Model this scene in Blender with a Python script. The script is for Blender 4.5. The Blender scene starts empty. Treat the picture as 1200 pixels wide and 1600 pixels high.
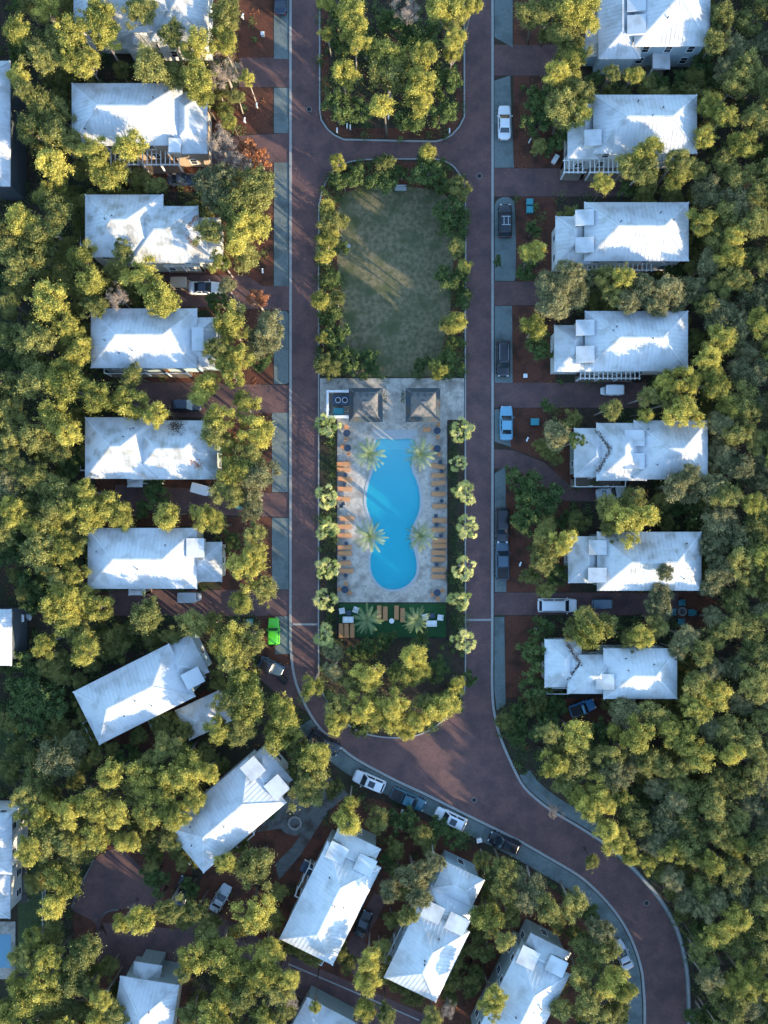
import bpy, math, random
import numpy as np
from mathutils import Vector, Matrix
from mathutils.geometry import tessellate_polygon

# ---------------------------------------------------------------- camera, sky, sun, exposure
H = 120.0            # height of the drone above the ground
S = 0.09             # metres per photo pixel on the ground
scene = bpy.context.scene
COL = scene.collection
cam_data = bpy.data.cameras.new('camera'); cam = bpy.data.objects.new('camera', cam_data)
COL.objects.link(cam); scene.camera = cam
cam.location = (0, 0, H); cam.rotation_euler = (0, 0, 0)
cam_data.sensor_fit = 'VERTICAL'; cam_data.sensor_height = 36; cam_data.lens = 36*H/(1600*S)
cam_data.clip_start = 1; cam_data.clip_end = 3000

SUN_EL = math.radians(11.6); SUN_AZ = math.radians(128)     # azimuth clockwise from image-up
world = bpy.data.worlds.new('World'); scene.world = world; world.use_nodes = True
wn = world.node_tree.nodes; bg = wn['Background']
sky = wn.new('ShaderNodeTexSky'); sky.sky_type = 'NISHITA'; sky.sun_disc = False
sky.sun_elevation = SUN_EL; sky.sun_rotation = SUN_AZ; sky.air_density = 1.0; sky.dust_density = 0.3; sky.ozone_density = 2.3
world.node_tree.links.new(sky.outputs[0], bg.inputs[0]); bg.inputs[1].default_value = 0.15
sun_d = bpy.data.lights.new('sun', 'SUN'); sun_d.energy = 2.3; sun_d.angle = math.radians(0.55); sun_d.color = (1, .82, .56)
sun = bpy.data.objects.new('sun', sun_d); COL.objects.link(sun); sun.location = (80, -60, 60)
sdir = Vector((math.sin(SUN_AZ)*math.cos(SUN_EL), math.cos(SUN_AZ)*math.cos(SUN_EL), math.sin(SUN_EL)))
sun.rotation_euler = sdir.to_track_quat('Z', 'Y').to_euler()
scene.view_settings.view_transform = 'Standard'; scene.view_settings.look = 'None'
scene.view_settings.gamma = 1; scene.view_settings.exposure = 2.42

# ---------------------------------------------------------------- helpers
def W(px, py, z=0.0):
    """true world position of the thing seen at photo pixel (px,py) whose height is z"""
    k = S*(H-z)/H
    return Vector(((px-600)*k, (800-py)*k, z))

def tag(o, label=None, cat=None, group=None, kind=None):
    if label: o['label'] = label
    if cat: o['category'] = cat
    if group: o['group'] = group
    if kind: o['kind'] = kind
    return o

def thing(name, label, cat, loc=(0, 0, 0), rz=0, group=None):
    o = bpy.data.objects.new(name, None); COL.objects.link(o)
    o.empty_display_size = .3
    o.location = loc; o.rotation_euler = (0, 0, rz)
    return tag(o, label, cat, group)

class MB:
    def __init__(s): s.v = []; s.f = []
    def face(s, pts):
        n = len(s.v); s.v += [tuple(p) for p in pts]; s.f.append(tuple(range(n, n+len(pts)))); return s
    def box(s, x0, y0, z0, x1, y1, z1, M=None):
        n = len(s.v)
        P = [(x0,y0,z0),(x1,y0,z0),(x1,y1,z0),(x0,y1,z0),(x0,y0,z1),(x1,y0,z1),(x1,y1,z1),(x0,y1,z1)]
        if M is not None: P = [tuple(M @ Vector(p)) for p in P]
        s.v += P
        s.f += [tuple(n+i for i in f) for f in ((0,3,2,1),(4,5,6,7),(0,1,5,4),(1,2,6,5),(2,3,7,6),(3,0,4,7))]
        return s
    def frustum(s, b, zb, t, zt):
        n = len(s.v)
        (x0,y0,x1,y1), (X0,Y0,X1,Y1) = b, t
        s.v += [(x0,y0,zb),(x1,y0,zb),(x1,y1,zb),(x0,y1,zb),(X0,Y0,zt),(X1,Y0,zt),(X1,Y1,zt),(X0,Y1,zt)]
        s.f += [tuple(n+i for i in f) for f in ((0,3,2,1),(4,5,6,7),(0,1,5,4),(1,2,6,5),(2,3,7,6),(3,0,4,7))]
        return s
    def tube(s, pts, radii, n=8, cap=True):
        pts = [Vector(p) for p in pts]; base = len(s.v)
        for i, p in enumerate(pts):
            d = (pts[min(i+1, len(pts)-1)]-pts[max(i-1, 0)]).normalized()
            a = d.orthogonal().normalized() if abs(d.z) < .99 else Vector((1,0,0)); a = (a-d*a.dot(d)).normalized(); b = d.cross(a)
            for k in range(n):
                t = 2*math.pi*k/n
                s.v.append(tuple(p+(a*math.cos(t)+b*math.sin(t))*radii[i]))
        for i in range(len(pts)-1):
            for k in range(n):
                s.f.append((base+i*n+k, base+i*n+(k+1) % n, base+(i+1)*n+(k+1) % n, base+(i+1)*n+k))
        if cap:
            s.f.append(tuple(base+k for k in range(n))[::-1]); s.f.append(tuple(base+(len(pts)-1)*n+k for k in range(n)))
        return s
    def cyl(s, x, y, z0, z1, r, n=16, r1=None):
        return s.tube([(x,y,z0),(x,y,z1)], [r, r if r1 is None else r1], n)
    def bar(s, a, b, w, h):
        a = Vector(a); b = Vector(b); d = (b-a).normalized()
        side = d.cross(Vector((0,0,1)))
        side = side.normalized() if side.length > 1e-4 else Vector((1,0,0))
        up = side.cross(d).normalized(); n = len(s.v)
        for p in (a, b):
            for q in ((-1,-1),(1,-1),(1,1),(-1,1)): s.v.append(tuple(p+side*q[0]*w/2+up*q[1]*h/2))
        s.f += [tuple(n+i for i in f) for f in ((0,1,2,3),(7,6,5,4),(0,4,5,1),(1,5,6,2),(2,6,7,3),(3,7,4,0))]
        return s
    def mesh(s, name, mat, smooth=False):
        me = bpy.data.meshes.new(name); me.from_pydata(s.v, [], s.f); me.update()
        if mat: me.materials.append(mat)
        if smooth: me.polygons.foreach_set('use_smooth', [True]*len(me.polygons))
        return me
    def build(s, name, mat, parent=None, bevel=0, smooth=False, loc=None):
        me = s.mesh(name, mat, smooth)
        o = bpy.data.objects.new(name, me); COL.objects.link(o)
        if parent: o.parent = parent
        if loc: o.location = loc
        if bevel:
            m = o.modifiers.new('bevel', 'BEVEL'); m.width = bevel; m.segments = 2; m.limit_method = 'ANGLE'
        return o

KIDS = {}
def children(o): return [c for c in list(o.children)]
def copy_tree(o, loc, rz=None, label=None, parent=None):
    c = o.copy(); COL.objects.link(c)
    if parent: c.parent = parent
    else:
        c.location = loc
        if rz is not None: c.rotation_euler = (0, 0, rz)
        if label: c['label'] = label
    for ch in children(o): copy_tree(ch, None, parent=c)
    return c

def sheet(name, outer, z, mat, holes=(), kind='structure', px=True):
    P = [[W(x, y, z) if px else Vector((x, y, z)) for x, y in poly] for poly in ([outer]+list(holes))]
    tris = tessellate_polygon(P); flat = [v for p in P for v in p]
    F = []
    for t in tris:
        a, b, c = (flat[i] for i in t)
        F.append(t if (b-a).cross(c-a).z > 0 else tuple(reversed(t)))
    me = bpy.data.meshes.new(name); me.from_pydata([tuple(v) for v in flat], [], [tuple(t) for t in F]); me.update(); me.materials.append(mat)
    o = bpy.data.objects.new(name, me); COL.objects.link(o); tag(o, kind=kind); return o

def smooth_line(pts, n=8, closed=False):
    P = [Vector((p[0], p[1])) for p in pts]; out = []; N = len(P)
    for i in range(N if closed else N-1):
        g = (lambda k: P[k % N]) if closed else (lambda k: P[max(0, min(N-1, k))])
        p0, p1, p2, p3 = g(i-1), g(i), g(i+1), g(i+2)
        for k in range(n):
            t = k/n
            q = .5*((2*p1)+(p2-p0)*t+(2*p0-5*p1+4*p2-p3)*t*t+(3*p1-p0-3*p2+p3)*t**3)
            out.append((q.x, q.y))
    if not closed: out.append(tuple(P[-1]))
    return out

def ribbon(name, pts, width, z0, z1, mat, closed=False, kind='structure'):
    """raised strip (kerb, path edge) along photo points, width in metres"""
    P = [W(x, y, 0) for x, y in pts]; n = len(P); mb = MB(); L = []
    for i, p in enumerate(P):
        a = P[(i-1) % n] if closed else P[max(0, i-1)]; b = P[(i+1) % n] if closed else P[min(n-1, i+1)]
        d = (b-a); d.z = 0; d.normalize(); s = Vector((-d.y, d.x, 0))*width/2
        L.append((p+s, p-s))
    for a, b in L:
        for q, z in ((a, z0), (a, z1), (b, z1), (b, z0)): mb.v.append((q.x, q.y, z))
    for i in range(n if closed else n-1):
        j = (i+1) % n
        for k in range(3): mb.f.append((4*i+k, 4*i+k+1, 4*j+k+1, 4*j+k))
    if not closed: mb.f.append((3,2,1,0)); mb.f.append((4*(n-1),4*(n-1)+1,4*(n-1)+2,4*(n-1)+3))
    o = mb.build(name, mat)
    if kind: tag(o, kind=kind)
    return o

def inside(poly, x, y):
    c = False; j = len(poly)-1
    for i in range(len(poly)):
        xi, yi = poly[i]; xj, yj = poly[j]
        if (yi > y) != (yj > y) and x < (xj-xi)*(y-yi)/(yj-yi)+xi: c = not c
        j = i
    return c

# ---------------------------------------------------------------- materials
def new_mat(name):
    m = bpy.data.materials.new(name); m.use_nodes = True; return m, m.node_tree.nodes, m.node_tree.links, m.node_tree.nodes['Principled BSDF']

def mat(name, c, c2=None, scale=1.0, rough=.8, bump=0, bscale=None, metal=0, spec=.3, c3=None, scale3=.15, coat=0, voronoi=False, detail=8, contrast=.18):
    m, N, Lk, P = new_mat(name)
    P.inputs['Roughness'].default_value = rough; P.inputs['Metallic'].default_value = metal
    P.inputs['Specular IOR Level'].default_value = spec; P.inputs['Coat Weight'].default_value = coat
    P.inputs['Base Color'].default_value = (*c, 1)
    tc = N.new('ShaderNodeTexCoord')
    def ramp(src, lo, hi):
        r = N.new('ShaderNodeMapRange'); r.inputs[1].default_value = lo; r.inputs[2].default_value = hi
        Lk.new(src, r.inputs[0]); return r.outputs[0]
    def mix(f, a, b):
        x = N.new('ShaderNodeMix'); x.data_type = 'RGBA'; Lk.new(f, x.inputs[0])
        for s, v in ((6, a), (7, b)):
            if isinstance(v, tuple): x.inputs[s].default_value = (*v, 1)
            else: Lk.new(v, x.inputs[s])
        return x.outputs[2]
    out = None
    if c2:
        n = N.new('ShaderNodeTexNoise'); n.inputs['Scale'].default_value = scale; n.inputs['Detail'].default_value = detail; n.inputs['Roughness'].default_value = .65
        Lk.new(tc.outputs['Object'], n.inputs['Vector'])
        out = mix(ramp(n.outputs[0], .5-contrast, .5+contrast), c, c2)
        if voronoi:
            v = N.new('ShaderNodeTexVoronoi'); v.inputs['Scale'].default_value = voronoi; Lk.new(tc.outputs['Object'], v.inputs['Vector'])
            hs = N.new('ShaderNodeSeparateColor'); Lk.new(v.outputs['Color'], hs.inputs[0])
            out = mix(ramp(hs.outputs[0], 0, 1), out, c2)
        if c3:
            n3 = N.new('ShaderNodeTexNoise'); n3.inputs['Scale'].default_value = scale3; n3.inputs['Detail'].default_value = 5
            Lk.new(tc.outputs['Object'], n3.inputs['Vector'])
            out = mix(ramp(n3.outputs[0], .48, .66), out, c3)
        Lk.new(out, P.inputs['Base Color'])
    if bump:
        b = N.new('ShaderNodeBump'); b.inputs['Strength'].default_value = min(1, bump); b.inputs['Distance'].default_value = .05
        nb = N.new('ShaderNodeTexNoise'); nb.inputs['Scale'].default_value = bscale or scale*4; nb.inputs['Detail'].default_value = 5
        Lk.new(tc.outputs['Object'], nb.inputs['Vector']); Lk.new(nb.outputs[0], b.inputs['Height']); Lk.new(b.outputs[0], P.inputs['Normal'])
    return m

def brick_mat(name, a, b, mortar, dark):
    m, N, Lk, P = new_mat(name); P.inputs['Roughness'].default_value = .85; P.inputs['Specular IOR Level'].default_value = .25
    tc = N.new('ShaderNodeTexCoord'); br = N.new('ShaderNodeTexBrick')
    br.inputs['Color1'].default_value = (*a, 1); br.inputs['Color2'].default_value = (*b, 1); br.inputs['Mortar'].default_value = (*mortar, 1)
    br.inputs['Scale'].default_value = 1; br.inputs['Brick Width'].default_value = .22; br.inputs['Row Height'].default_value = .11; br.inputs['Mortar Size'].default_value = .006
    Lk.new(tc.outputs['Object'], br.inputs['Vector'])
    n = N.new('ShaderNodeTexNoise'); n.inputs['Scale'].default_value = .35; n.inputs['Detail'].default_value = 9; n.inputs['Roughness'].default_value = .7
    Lk.new(tc.outputs['Object'], n.inputs['Vector'])
    mr = N.new('ShaderNodeMapRange'); mr.inputs[1].default_value = .42; mr.inputs[2].default_value = .62; mr.inputs[4].default_value = .9; Lk.new(n.outputs[0], mr.inputs[0])
    x = N.new('ShaderNodeMix'); x.data_type = 'RGBA'; Lk.new(mr.outputs[0], x.inputs[0]); Lk.new(br.outputs[0], x.inputs[6]); x.inputs[7].default_value = (*dark, 1)
    # small fallen-needle flecks
    v = N.new('ShaderNodeTexNoise'); v.inputs['Scale'].default_value = 4; v.inputs['Detail'].default_value = 6; Lk.new(tc.outputs['Object'], v.inputs['Vector'])
    m2 = N.new('ShaderNodeMapRange'); m2.inputs[1].default_value = .6; m2.inputs[2].default_value = .75; m2.inputs[4].default_value = .5; Lk.new(v.outputs[0], m2.inputs[0])
    y = N.new('ShaderNodeMix'); y.data_type = 'RGBA'; Lk.new(m2.outputs[0], y.inputs[0]); Lk.new(x.outputs[2], y.inputs[6]); y.inputs[7].default_value = (.23, .13, .08, 1)
    Lk.new(y.outputs[2], P.inputs['Base Color']); return m

def leaf_mat(name, a, b, sat=0.3, trans=.32):
    m, N, Lk, P = new_mat(name)
    at = N.new('ShaderNodeAttribute'); at.attribute_name = 'tint'
    oi = N.new('ShaderNodeObjectInfo')
    ad = N.new('ShaderNodeMath'); ad.operation = 'MULTIPLY_ADD'; ad.inputs[1].default_value = sat; Lk.new(oi.outputs['Random'], ad.inputs[0]); Lk.new(at.outputs['Fac'], ad.inputs[2])
    sb = N.new('ShaderNodeMath'); sb.operation = 'SUBTRACT'; sb.use_clamp = True; Lk.new(ad.outputs[0], sb.inputs[0]); sb.inputs[1].default_value = sat/2
    x = N.new('ShaderNodeMix'); x.data_type = 'RGBA'; Lk.new(sb.outputs[0], x.inputs[0]); x.inputs[6].default_value = (*a, 1); x.inputs[7].default_value = (*b, 1)
    P.inputs['Roughness'].default_value = .6; P.inputs['Specular IOR Level'].default_value = .25
    Lk.new(x.outputs[2], P.inputs['Base Color'])
    t = N.new('ShaderNodeBsdfTranslucent'); Lk.new(x.outputs[2], t.inputs[0])
    ms = N.new('ShaderNodeMixShader'); ms.inputs[0].default_value = trans; Lk.new(P.outputs[0], ms.inputs[1]); Lk.new(t.outputs[0], ms.inputs[2])
    Lk.new(ms.outputs[0], N['Material Output'].inputs[0]); return m

M = {}
M['floor'] = mat('forest_floor', (.035,.028,.02), (.075,.05,.033), 1.3, .95, .8, 6, c3=(.035,.045,.02), scale3=.25)
M['mulch'] = mat('red_mulch', (.085,.034,.022), (.16,.06,.036), 5, .95, .8, 14, c3=(.06,.03,.02), scale3=.5)
M['brick'] = brick_mat('brick_paver', (.19,.10,.088), (.14,.08,.075), (.10,.072,.068), (.088,.057,.057))
M['pad'] = mat('shell_concrete', (.12,.155,.15), (.18,.205,.195), 2.2, .9, .5, 12, c3=(.10,.12,.115), scale3=.4)
M['kerb'] = mat('kerb_concrete', (.27,.27,.26), (.36,.355,.33), 3, .85)
M['path'] = mat('path_concrete', (.10,.105,.10), (.16,.16,.15), 1.5, .9, .4, 10, c3=(.075,.06,.05), scale3=.6)
M['lawn'] = mat('dry_lawn', (.085,.085,.04), (.20,.165,.095), 1.7, .95, 1.0, 9, c3=(.075,.085,.035), scale3=.3, contrast=.13, detail=12)
M['turf'] = mat('dark_turf', (.018,.065,.022), (.028,.09,.03), 3, .95, .6, 25)
M['grass'] = mat('green_grass', (.05,.075,.03), (.09,.11,.045), 2, .95, .6, 20)
M['patio'] = mat('travertine', (.25,.225,.19), (.53,.48,.41), 3.5, .75, .4, 14, voronoi=2.6, c3=(.28,.25,.21), scale3=.7)
M['coping'] = mat('pool_coping', (.34,.36,.36), (.42,.44,.44), 3, .6)
M['roof'] = mat('galvanised_roof', (.46,.47,.48), (.55,.56,.56), .8, .42, 0, c3=(.38,.38,.37), scale3=.6, metal=.0, spec=.5, contrast=.25)
M['roof2'] = mat('weathered_roof', (.44,.45,.46), (.56,.56,.54), 1.4, .45, 0, c3=(.31,.30,.27), scale3=.7, spec=.5)
M['roof3'] = mat('streaky_roof', (.50,.53,.54), (.62,.63,.62), .9, .45, 0, c3=(.40,.40,.38), scale3=.35, spec=.5)
M['white'] = mat('white_paint', (.72,.72,.70), (.80,.80,.78), 4, .5)
M['wall_a'] = mat('cream_siding', (.50,.46,.36), (.56,.52,.42), 2, .8)
M['wall_b'] = mat('grey_green_siding', (.26,.31,.28), (.32,.36,.33), 2, .8)
M['wall_c'] = mat('pale_blue_siding', (.33,.42,.46), (.38,.47,.50), 2, .8)
M['wall_d'] = mat('tan_siding', (.36,.27,.19), (.42,.32,.23), 2, .8)
M['wall_f'] = mat('dark_siding', (.07,.085,.095), (.09,.105,.115), 2, .8)
M['wall_e'] = mat('white_siding', (.62,.62,.58), (.70,.70,.66), 2, .8)
M['glass'] = mat('window_glass', (.02,.03,.04), rough=.08, spec=.8)
M['shingle'] = mat('dark_shingle', (.035,.055,.065), (.07,.09,.10), 6, .9, .7, 20, c3=(.09,.075,.065), scale3=.9)
M['shingle2'] = mat('paler_shingle', (.12,.12,.115), (.22,.19,.17), 7, .9, .8, 20, c3=(.06,.075,.085), scale3=1.2)  # upper pavilion roof, lighter and warmer than the skirt
M['wood'] = mat('teak_wood', (.50,.23,.10), (.62,.31,.14), 8, .55)
M['deck'] = mat('deck_wood', (.16,.12,.09), (.22,.17,.13), 3, .8)
M['black'] = mat('black_metal', (.015,.016,.018), rough=.45)
M['rubber'] = mat('tyre_rubber', (.015,.015,.015), (.025,.025,.025), 10, .9)
M['chrome'] = mat('wheel_alloy', (.45,.46,.48), rough=.3, metal=.8)
M['lamp'] = mat('lamp_lens', (.6,.62,.62), rough=.15, spec=.7)
M['red'] = mat('tail_lens', (.35,.02,.015), rough=.2, spec=.6)
M['bark'] = mat('tree_bark', (.09,.07,.055), (.17,.135,.105), 4, .95, .8, 12)  # shade put into the colour: bark darkened so trunks look shaded
M['pale_bark'] = mat('pale_bark', (.26,.21,.17), (.38,.32,.27), 4, .95, .6, 12)
M['teal'] = mat('teal_paint', (.04,.22,.25), (.06,.28,.31), 4, .5)
M['cushion'] = mat('white_cushion', (.68,.70,.70), (.78,.79,.78), 6, .9)
M['stone'] = mat('grey_stone', (.24,.23,.21), (.38,.36,.33), 5, .9, .6, 12)
M['solar'] = mat('dark_panel', (.02,.035,.06), (.03,.05,.08), 4, .2, spec=.6)
for k, c in dict(white=(.74,.75,.76), black=(.012,.013,.016), navy=(.02,.03,.055), skyblue=(.15,.36,.48), green=(.10,.55,.02), silver=(.42,.44,.46), slate=(.05,.09,.13), teal=(.025,.11,.15), tan=(.42,.30,.20), blue=(.06,.22,.42)).items():
    M['car_'+k] = mat('car_paint_'+k, c, rough=.28, spec=.5, coat=.6)
M['tonneau'] = mat('seat_fabric', (.03,.03,.032), (.05,.05,.05), 9, .9)
M['leafY'] = leaf_mat('leaves_yellow_green', (.085,.11,.022), (.66,.57,.13), sat=.45)
M['leafO'] = leaf_mat('leaves_olive', (.065,.09,.025), (.42,.385,.115), sat=.5)
M['leafG'] = leaf_mat('leaves_grey_olive', (.09,.105,.045), (.40,.36,.17), sat=.5)
M['leafD'] = leaf_mat('leaves_deep_green', (.055,.10,.035), (.19,.24,.07))
M['leafB'] = leaf_mat('twigs_tan', (.20,.15,.11), (.42,.33,.26), trans=.05)
M['leafR'] = leaf_mat('leaves_rust', (.32,.12,.05), (.55,.24,.11))
M['leafK'] = leaf_mat('old_leaves', (.035,.022,.016), (.10,.06,.04))
M['hedge'] = leaf_mat('hedge_leaves', (.02,.045,.018), (.05,.085,.03))
M['palmY'] = leaf_mat('palm_fan', (.10,.15,.03), (.52,.48,.16), trans=.2)
M['palmF'] = leaf_mat('palm_frond', (.07,.13,.06), (.27,.31,.13), trans=.2)
M['palm_bark'] = mat('palm_trunk', (.20,.16,.12), (.32,.27,.21), 8, .95, .7, 20)
# ---------------------------------------------------------------- the setting
LK = smooth_line([(454,-420),(454,-100),(454,200),(454,500),(454,800),(454,980),(454.5,1015),(460,1057),(472.5,1092),(492,1127),(512,1150),(534,1169),(560,1188),(616,1218),(665,1241),(717,1267),(770,1293),(810,1313),(847,1334),(901,1366),(932,1392),(962,1426),(985,1464),(1001,1510),(1006,1553),(1007,1600),(1004,1700),(990,1850)], 6)
RK = smooth_line([(769.5,-420),(769.5,-100),(769.5,300),(769.5,700),(769,980),(769,1078),(773.5,1120),(784,1158),(801,1197),(817,1227),(840,1250),(868,1270),(905,1292),(945,1318),(975,1343),(997,1365),(1031,1405),(1056,1449),(1070,1499),(1075,1545),(1076,1600),(1074,1700),(1062,1850)], 6)
ISL_N = [(499.5,-420),(499.5,171),(502,188),(512,203),(523,212),(537,218.5),(600,220),(680,221.5),(694,218),(706,211),(718,198),(725.5,183),(725.5,-420)]
ISL_S = smooth_line([(498,1040),(498,700),(498,360),(500,315),(512,280),(534,258),(570,250),(640,249),(690,251),(716,270),(727,312),(727,500),(727,800),(727,1050),(722,1082),(706,1112),(682,1133),(650,1149),(605,1152),(560,1142),(525,1115),(503,1078)], 4, True)
POOL = smooth_line([(588,687),(617,687),(647,687),(645,712),(643,733),(651.5,753),(656,775),(655,797),(648,815),(642,828),(641,840),(646,858),(650,873),(651,890),(646,904),(632,917),(615,921),(599,918),(587,907),(580,892),(579,873),(583,856),(587,842),(585,826),(579,808),(573,790),(573,771),(577,753),(584,733),(588,712)], 3, True)
cx_, cy_ = 614, 810
def grow(poly, d):
    out = []; n = len(poly)
    for i in range(n):
        a = Vector(poly[i-1]); b = Vector(poly[(i+1) % n]); t = (b-a).normalized(); out.append((poly[i][0]+t.y*d, poly[i][1]-t.x*d))
    return out
ar = sum(POOL[i-1][0]*POOL[i][1]-POOL[i][0]*POOL[i-1][1] for i in range(len(POOL)))
sg = 1 if ar > 0 else -1
POOL_OUT = grow(POOL, sg*4.2)

BIG = 5200
sheet('ground', [(-BIG,-BIG),(BIG,-BIG),(BIG,BIG),(-BIG,BIG)], 0, M['floor'], [POOL_OUT])
road_out = LK + RK[::-1]
sheet('road', road_out, .02, M['brick'], [POOL_OUT])
sheet('island_ground', ISL_N, .13, M['floor']).name = 'wooded_island_ground'
sheet('pool_island_ground', ISL_S, .13, M['floor'], [POOL_OUT])
ribbon('kerb', LK, .34, 0, .12, M['kerb'])
ribbon('kerb', RK, .34, 0, .12, M['kerb'])
ribbon('kerb', RK[-52:-6], .62, 0, .10, M['pad'])
ribbon('kerb', ISL_N, .2, 0, .16, M['kerb'])
ribbon('kerb', ISL_S, .18, 0, .16, M['kerb'], closed=True)
# flush crossing bands in the brick
for a, b in (((457,975.5),(496,975.5)), ((729,968.5),(767,968.5))): ribbon('crossing_band', [a, b], .28, .01, .035, M['kerb'])

def rect(x0, y0, x1, y1): return [(x0,y0),(x1,y0),(x1,y1),(x0,y1)]
mulch = [rect(300,-60,427,90), rect(325,137,427,208), rect(320,254,427,447), rect(330,485,427,600), rect(335,645,427,769), rect(345,808,427,922),
         [(402,962),(452,962),(452,1015),(457,1050),(466,1085),(440,1100),(405,1050)],
         rect(802,-60,935,72), rect(802,118,890,262), rect(806,308,870,440), rect(800,478,868,598), [(797,638),(896,638),(896,762),(850,720),(797,700)], rect(789,735,890,925), rect(789,962,852,1090),
         [(520,1235),(600,1252),(690,1296),(790,1345),(900,1412),(930,1470),(900,1600),(560,1600),(460,1490),(510,1300)], [(330,1300),(500,1260),(515,1300),(440,1460),(395,1480),(300,1440)], [(200,1290),(300,1290),(300,1640),(120,1640),(115,1420),(150,1340)],
         rect(240,242,330,300), rect(255,415,400,485), rect(190,578,330,652), rect(150,748,330,822), rect(150,925,330,962), [(150,1155),(330,1075),(350,1095),(270,1180)], rect(880,1090,1060,1135), rect(900,925,1090,962), rect(1060,925,1120,985)]
for i, p in enumerate(mulch): sheet('mulch_bed', p, .002+.0007*i, M['mulch'])
sheet('island_mulch', [(502,-100),(502,171),(512,198),(537,215),(680,218),(706,208),(722,183),(723,-100),(712,-100),(712,178),(690,200),(540,200),(514,172),(514,-100)], .14, M['mulch'])
sheet('mulch_bed', [(506,290),(520,262),(560,252),(700,254),(722,300),(722,560),(500,560),(500,330)], .14, M['mulch'])
sheet('lawn', smooth_line([(528,330),(542,300),(600,292),(660,294),(700,310),(708,400),(704,480),(692,540),(676,586),(600,588),(545,586),(528,540),(534,470),(526,400)], 4, True), .155, M['lawn'])
drives = [rect(374,90,452,136), [(370,212),(452,208),(452,254),(386,254),(240,258),(240,246)], [(255,430),(385,430),(410,447),(452,447),(452,485),(405,483),(255,478)], [(200,596),(380,600),(452,602),(452,645),(404,645),(380,655),(200,648)],
          [(180,757),(420,770),(452,770),(452,808),(385,806),(180,800)], rect(170,922,452,962), rect(772,70,885,118), rect(772,263,990,307), rect(772,440,880,477), rect(772,598,1010,637), [(772,702),(800,703),(850,722),(895,762),(1000,762),(1000,786),(880,782),(840,750),(800,732),(772,732)], rect(772,926,1060,961),
          [(410,1030),(455,1040),(466,1085),(480,1112),(440,1090),(405,1060)]]
for p in drives: sheet('driveway', p, .020, M['brick'])
sheet('brick_court', smooth_line([(148,1343),(184,1326),(215,1350),(245,1390),(240,1412),(207,1419),(180,1421),(162,1432),(158,1450),(185,1490),(150,1500),(150,1445),(111,1419),(128,1380)], 4, True), .020, M['brick'])
sheet('brick_court', [(160,1442),(284,1452),(330,1425),(400,1462),(455,1494),(560,1540),(680,1592),(700,1640),(560,1640),(470,1560),(380,1500),(300,1486),(270,1530),(195,1530)], .024, M['brick'])
sheet('driveway', [(530,1500),(560,1440),(585,1395),(605,1405),(570,1470),(590,1530),(560,1530)], .016, M['brick'])
sheet('driveway', [(440,1250),(500,1200),(545,1240),(520,1262),(470,1290),(400,1300)], .016, M['path'])
ribbon('lane_edge', [(451,1506),(540,1544),(655,1594)], .2, 0, .06, M['kerb'])
ribbon('court_edge', smooth_line([(148,1342),(128,1380),(113,1415)], 4), .25, 0, .3, M['path'])
ribbon('court_edge', smooth_line([(153,1444),(158,1432),(168,1424),(185,1421)], 4), .2, 0, .12, M['path'])
pads = [rect(428,-60,451,92), rect(428,137,451,208), rect(428,254,451,447), [(428,488),(433,485),(447,486),(451,490),(451,597),(447,600),(428,600)], rect(425,645,451,769), rect(425,809,451,921), [(430,963),(451,963),(451,1000),(452,1022),(430,1022)],
        [(772.5,-60),(801,-60),(801,74),(772.5,58)], [(772.5,126),(797,118),(800,190),(803,262),(772.5,262)], [(773,322),(775,315),(780,310),(787,308),(794,308),(800,311),(804,316),(806,370),(806,432),(804,439),(773,439)], [(773,478),(800,478),(801,598),(773,598)], [(773,640),(798,638),(798,698),(773,690)], [(773,740),(790,728),(791,925),(773,925)], [(772.5,964),(788,964),(789,1040),(790,1100),(776,1110),(772.5,1078)]]
for p in pads: sheet('parking_pad', p, .030, M['pad'])
def off(pts, d): 
    out = []
    for i, p in enumerate(pts):
        a = Vector(pts[max(0, i-1)]); b = Vector(pts[min(len(pts)-1, i+1)]); t = (b-a).normalized(); out.append((p[0]-t.y*d, p[1]+t.x*d))
    return out
seg = [p for p in LK if p[1] > 1118]
sheet('verge_strip', off(seg, 3.5) + off(seg, 27)[::-1], .032, M['pad'])
seg2 = [p for p in RK if 1212 < p[1] < 1330]
sheet('verge_strip', [ (p[0], p[1]) for p in off(seg2, -3.5)] + off(seg2, -22)[::-1], .032, M['pad'])
sheet('garden_path', [(430,1350),(455,1325),(480,1290),(500,1262),(512,1270),(492,1300),(470,1335),(436,1375)], .026, M['path'])
sheet('grass_strip', [(42,1345),(68,1360),(66,1520),(28,1520),(28,1345)], .012, M['grass'])
sheet('grass_yard', [(0,1120),(48,1130),(52,1200),(0,1215)], .012, M['grass'])
sheet('court_mulch', [(115,1425),(150,1448),(150,1500),(115,1490)], .015, M['mulch'])

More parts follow.
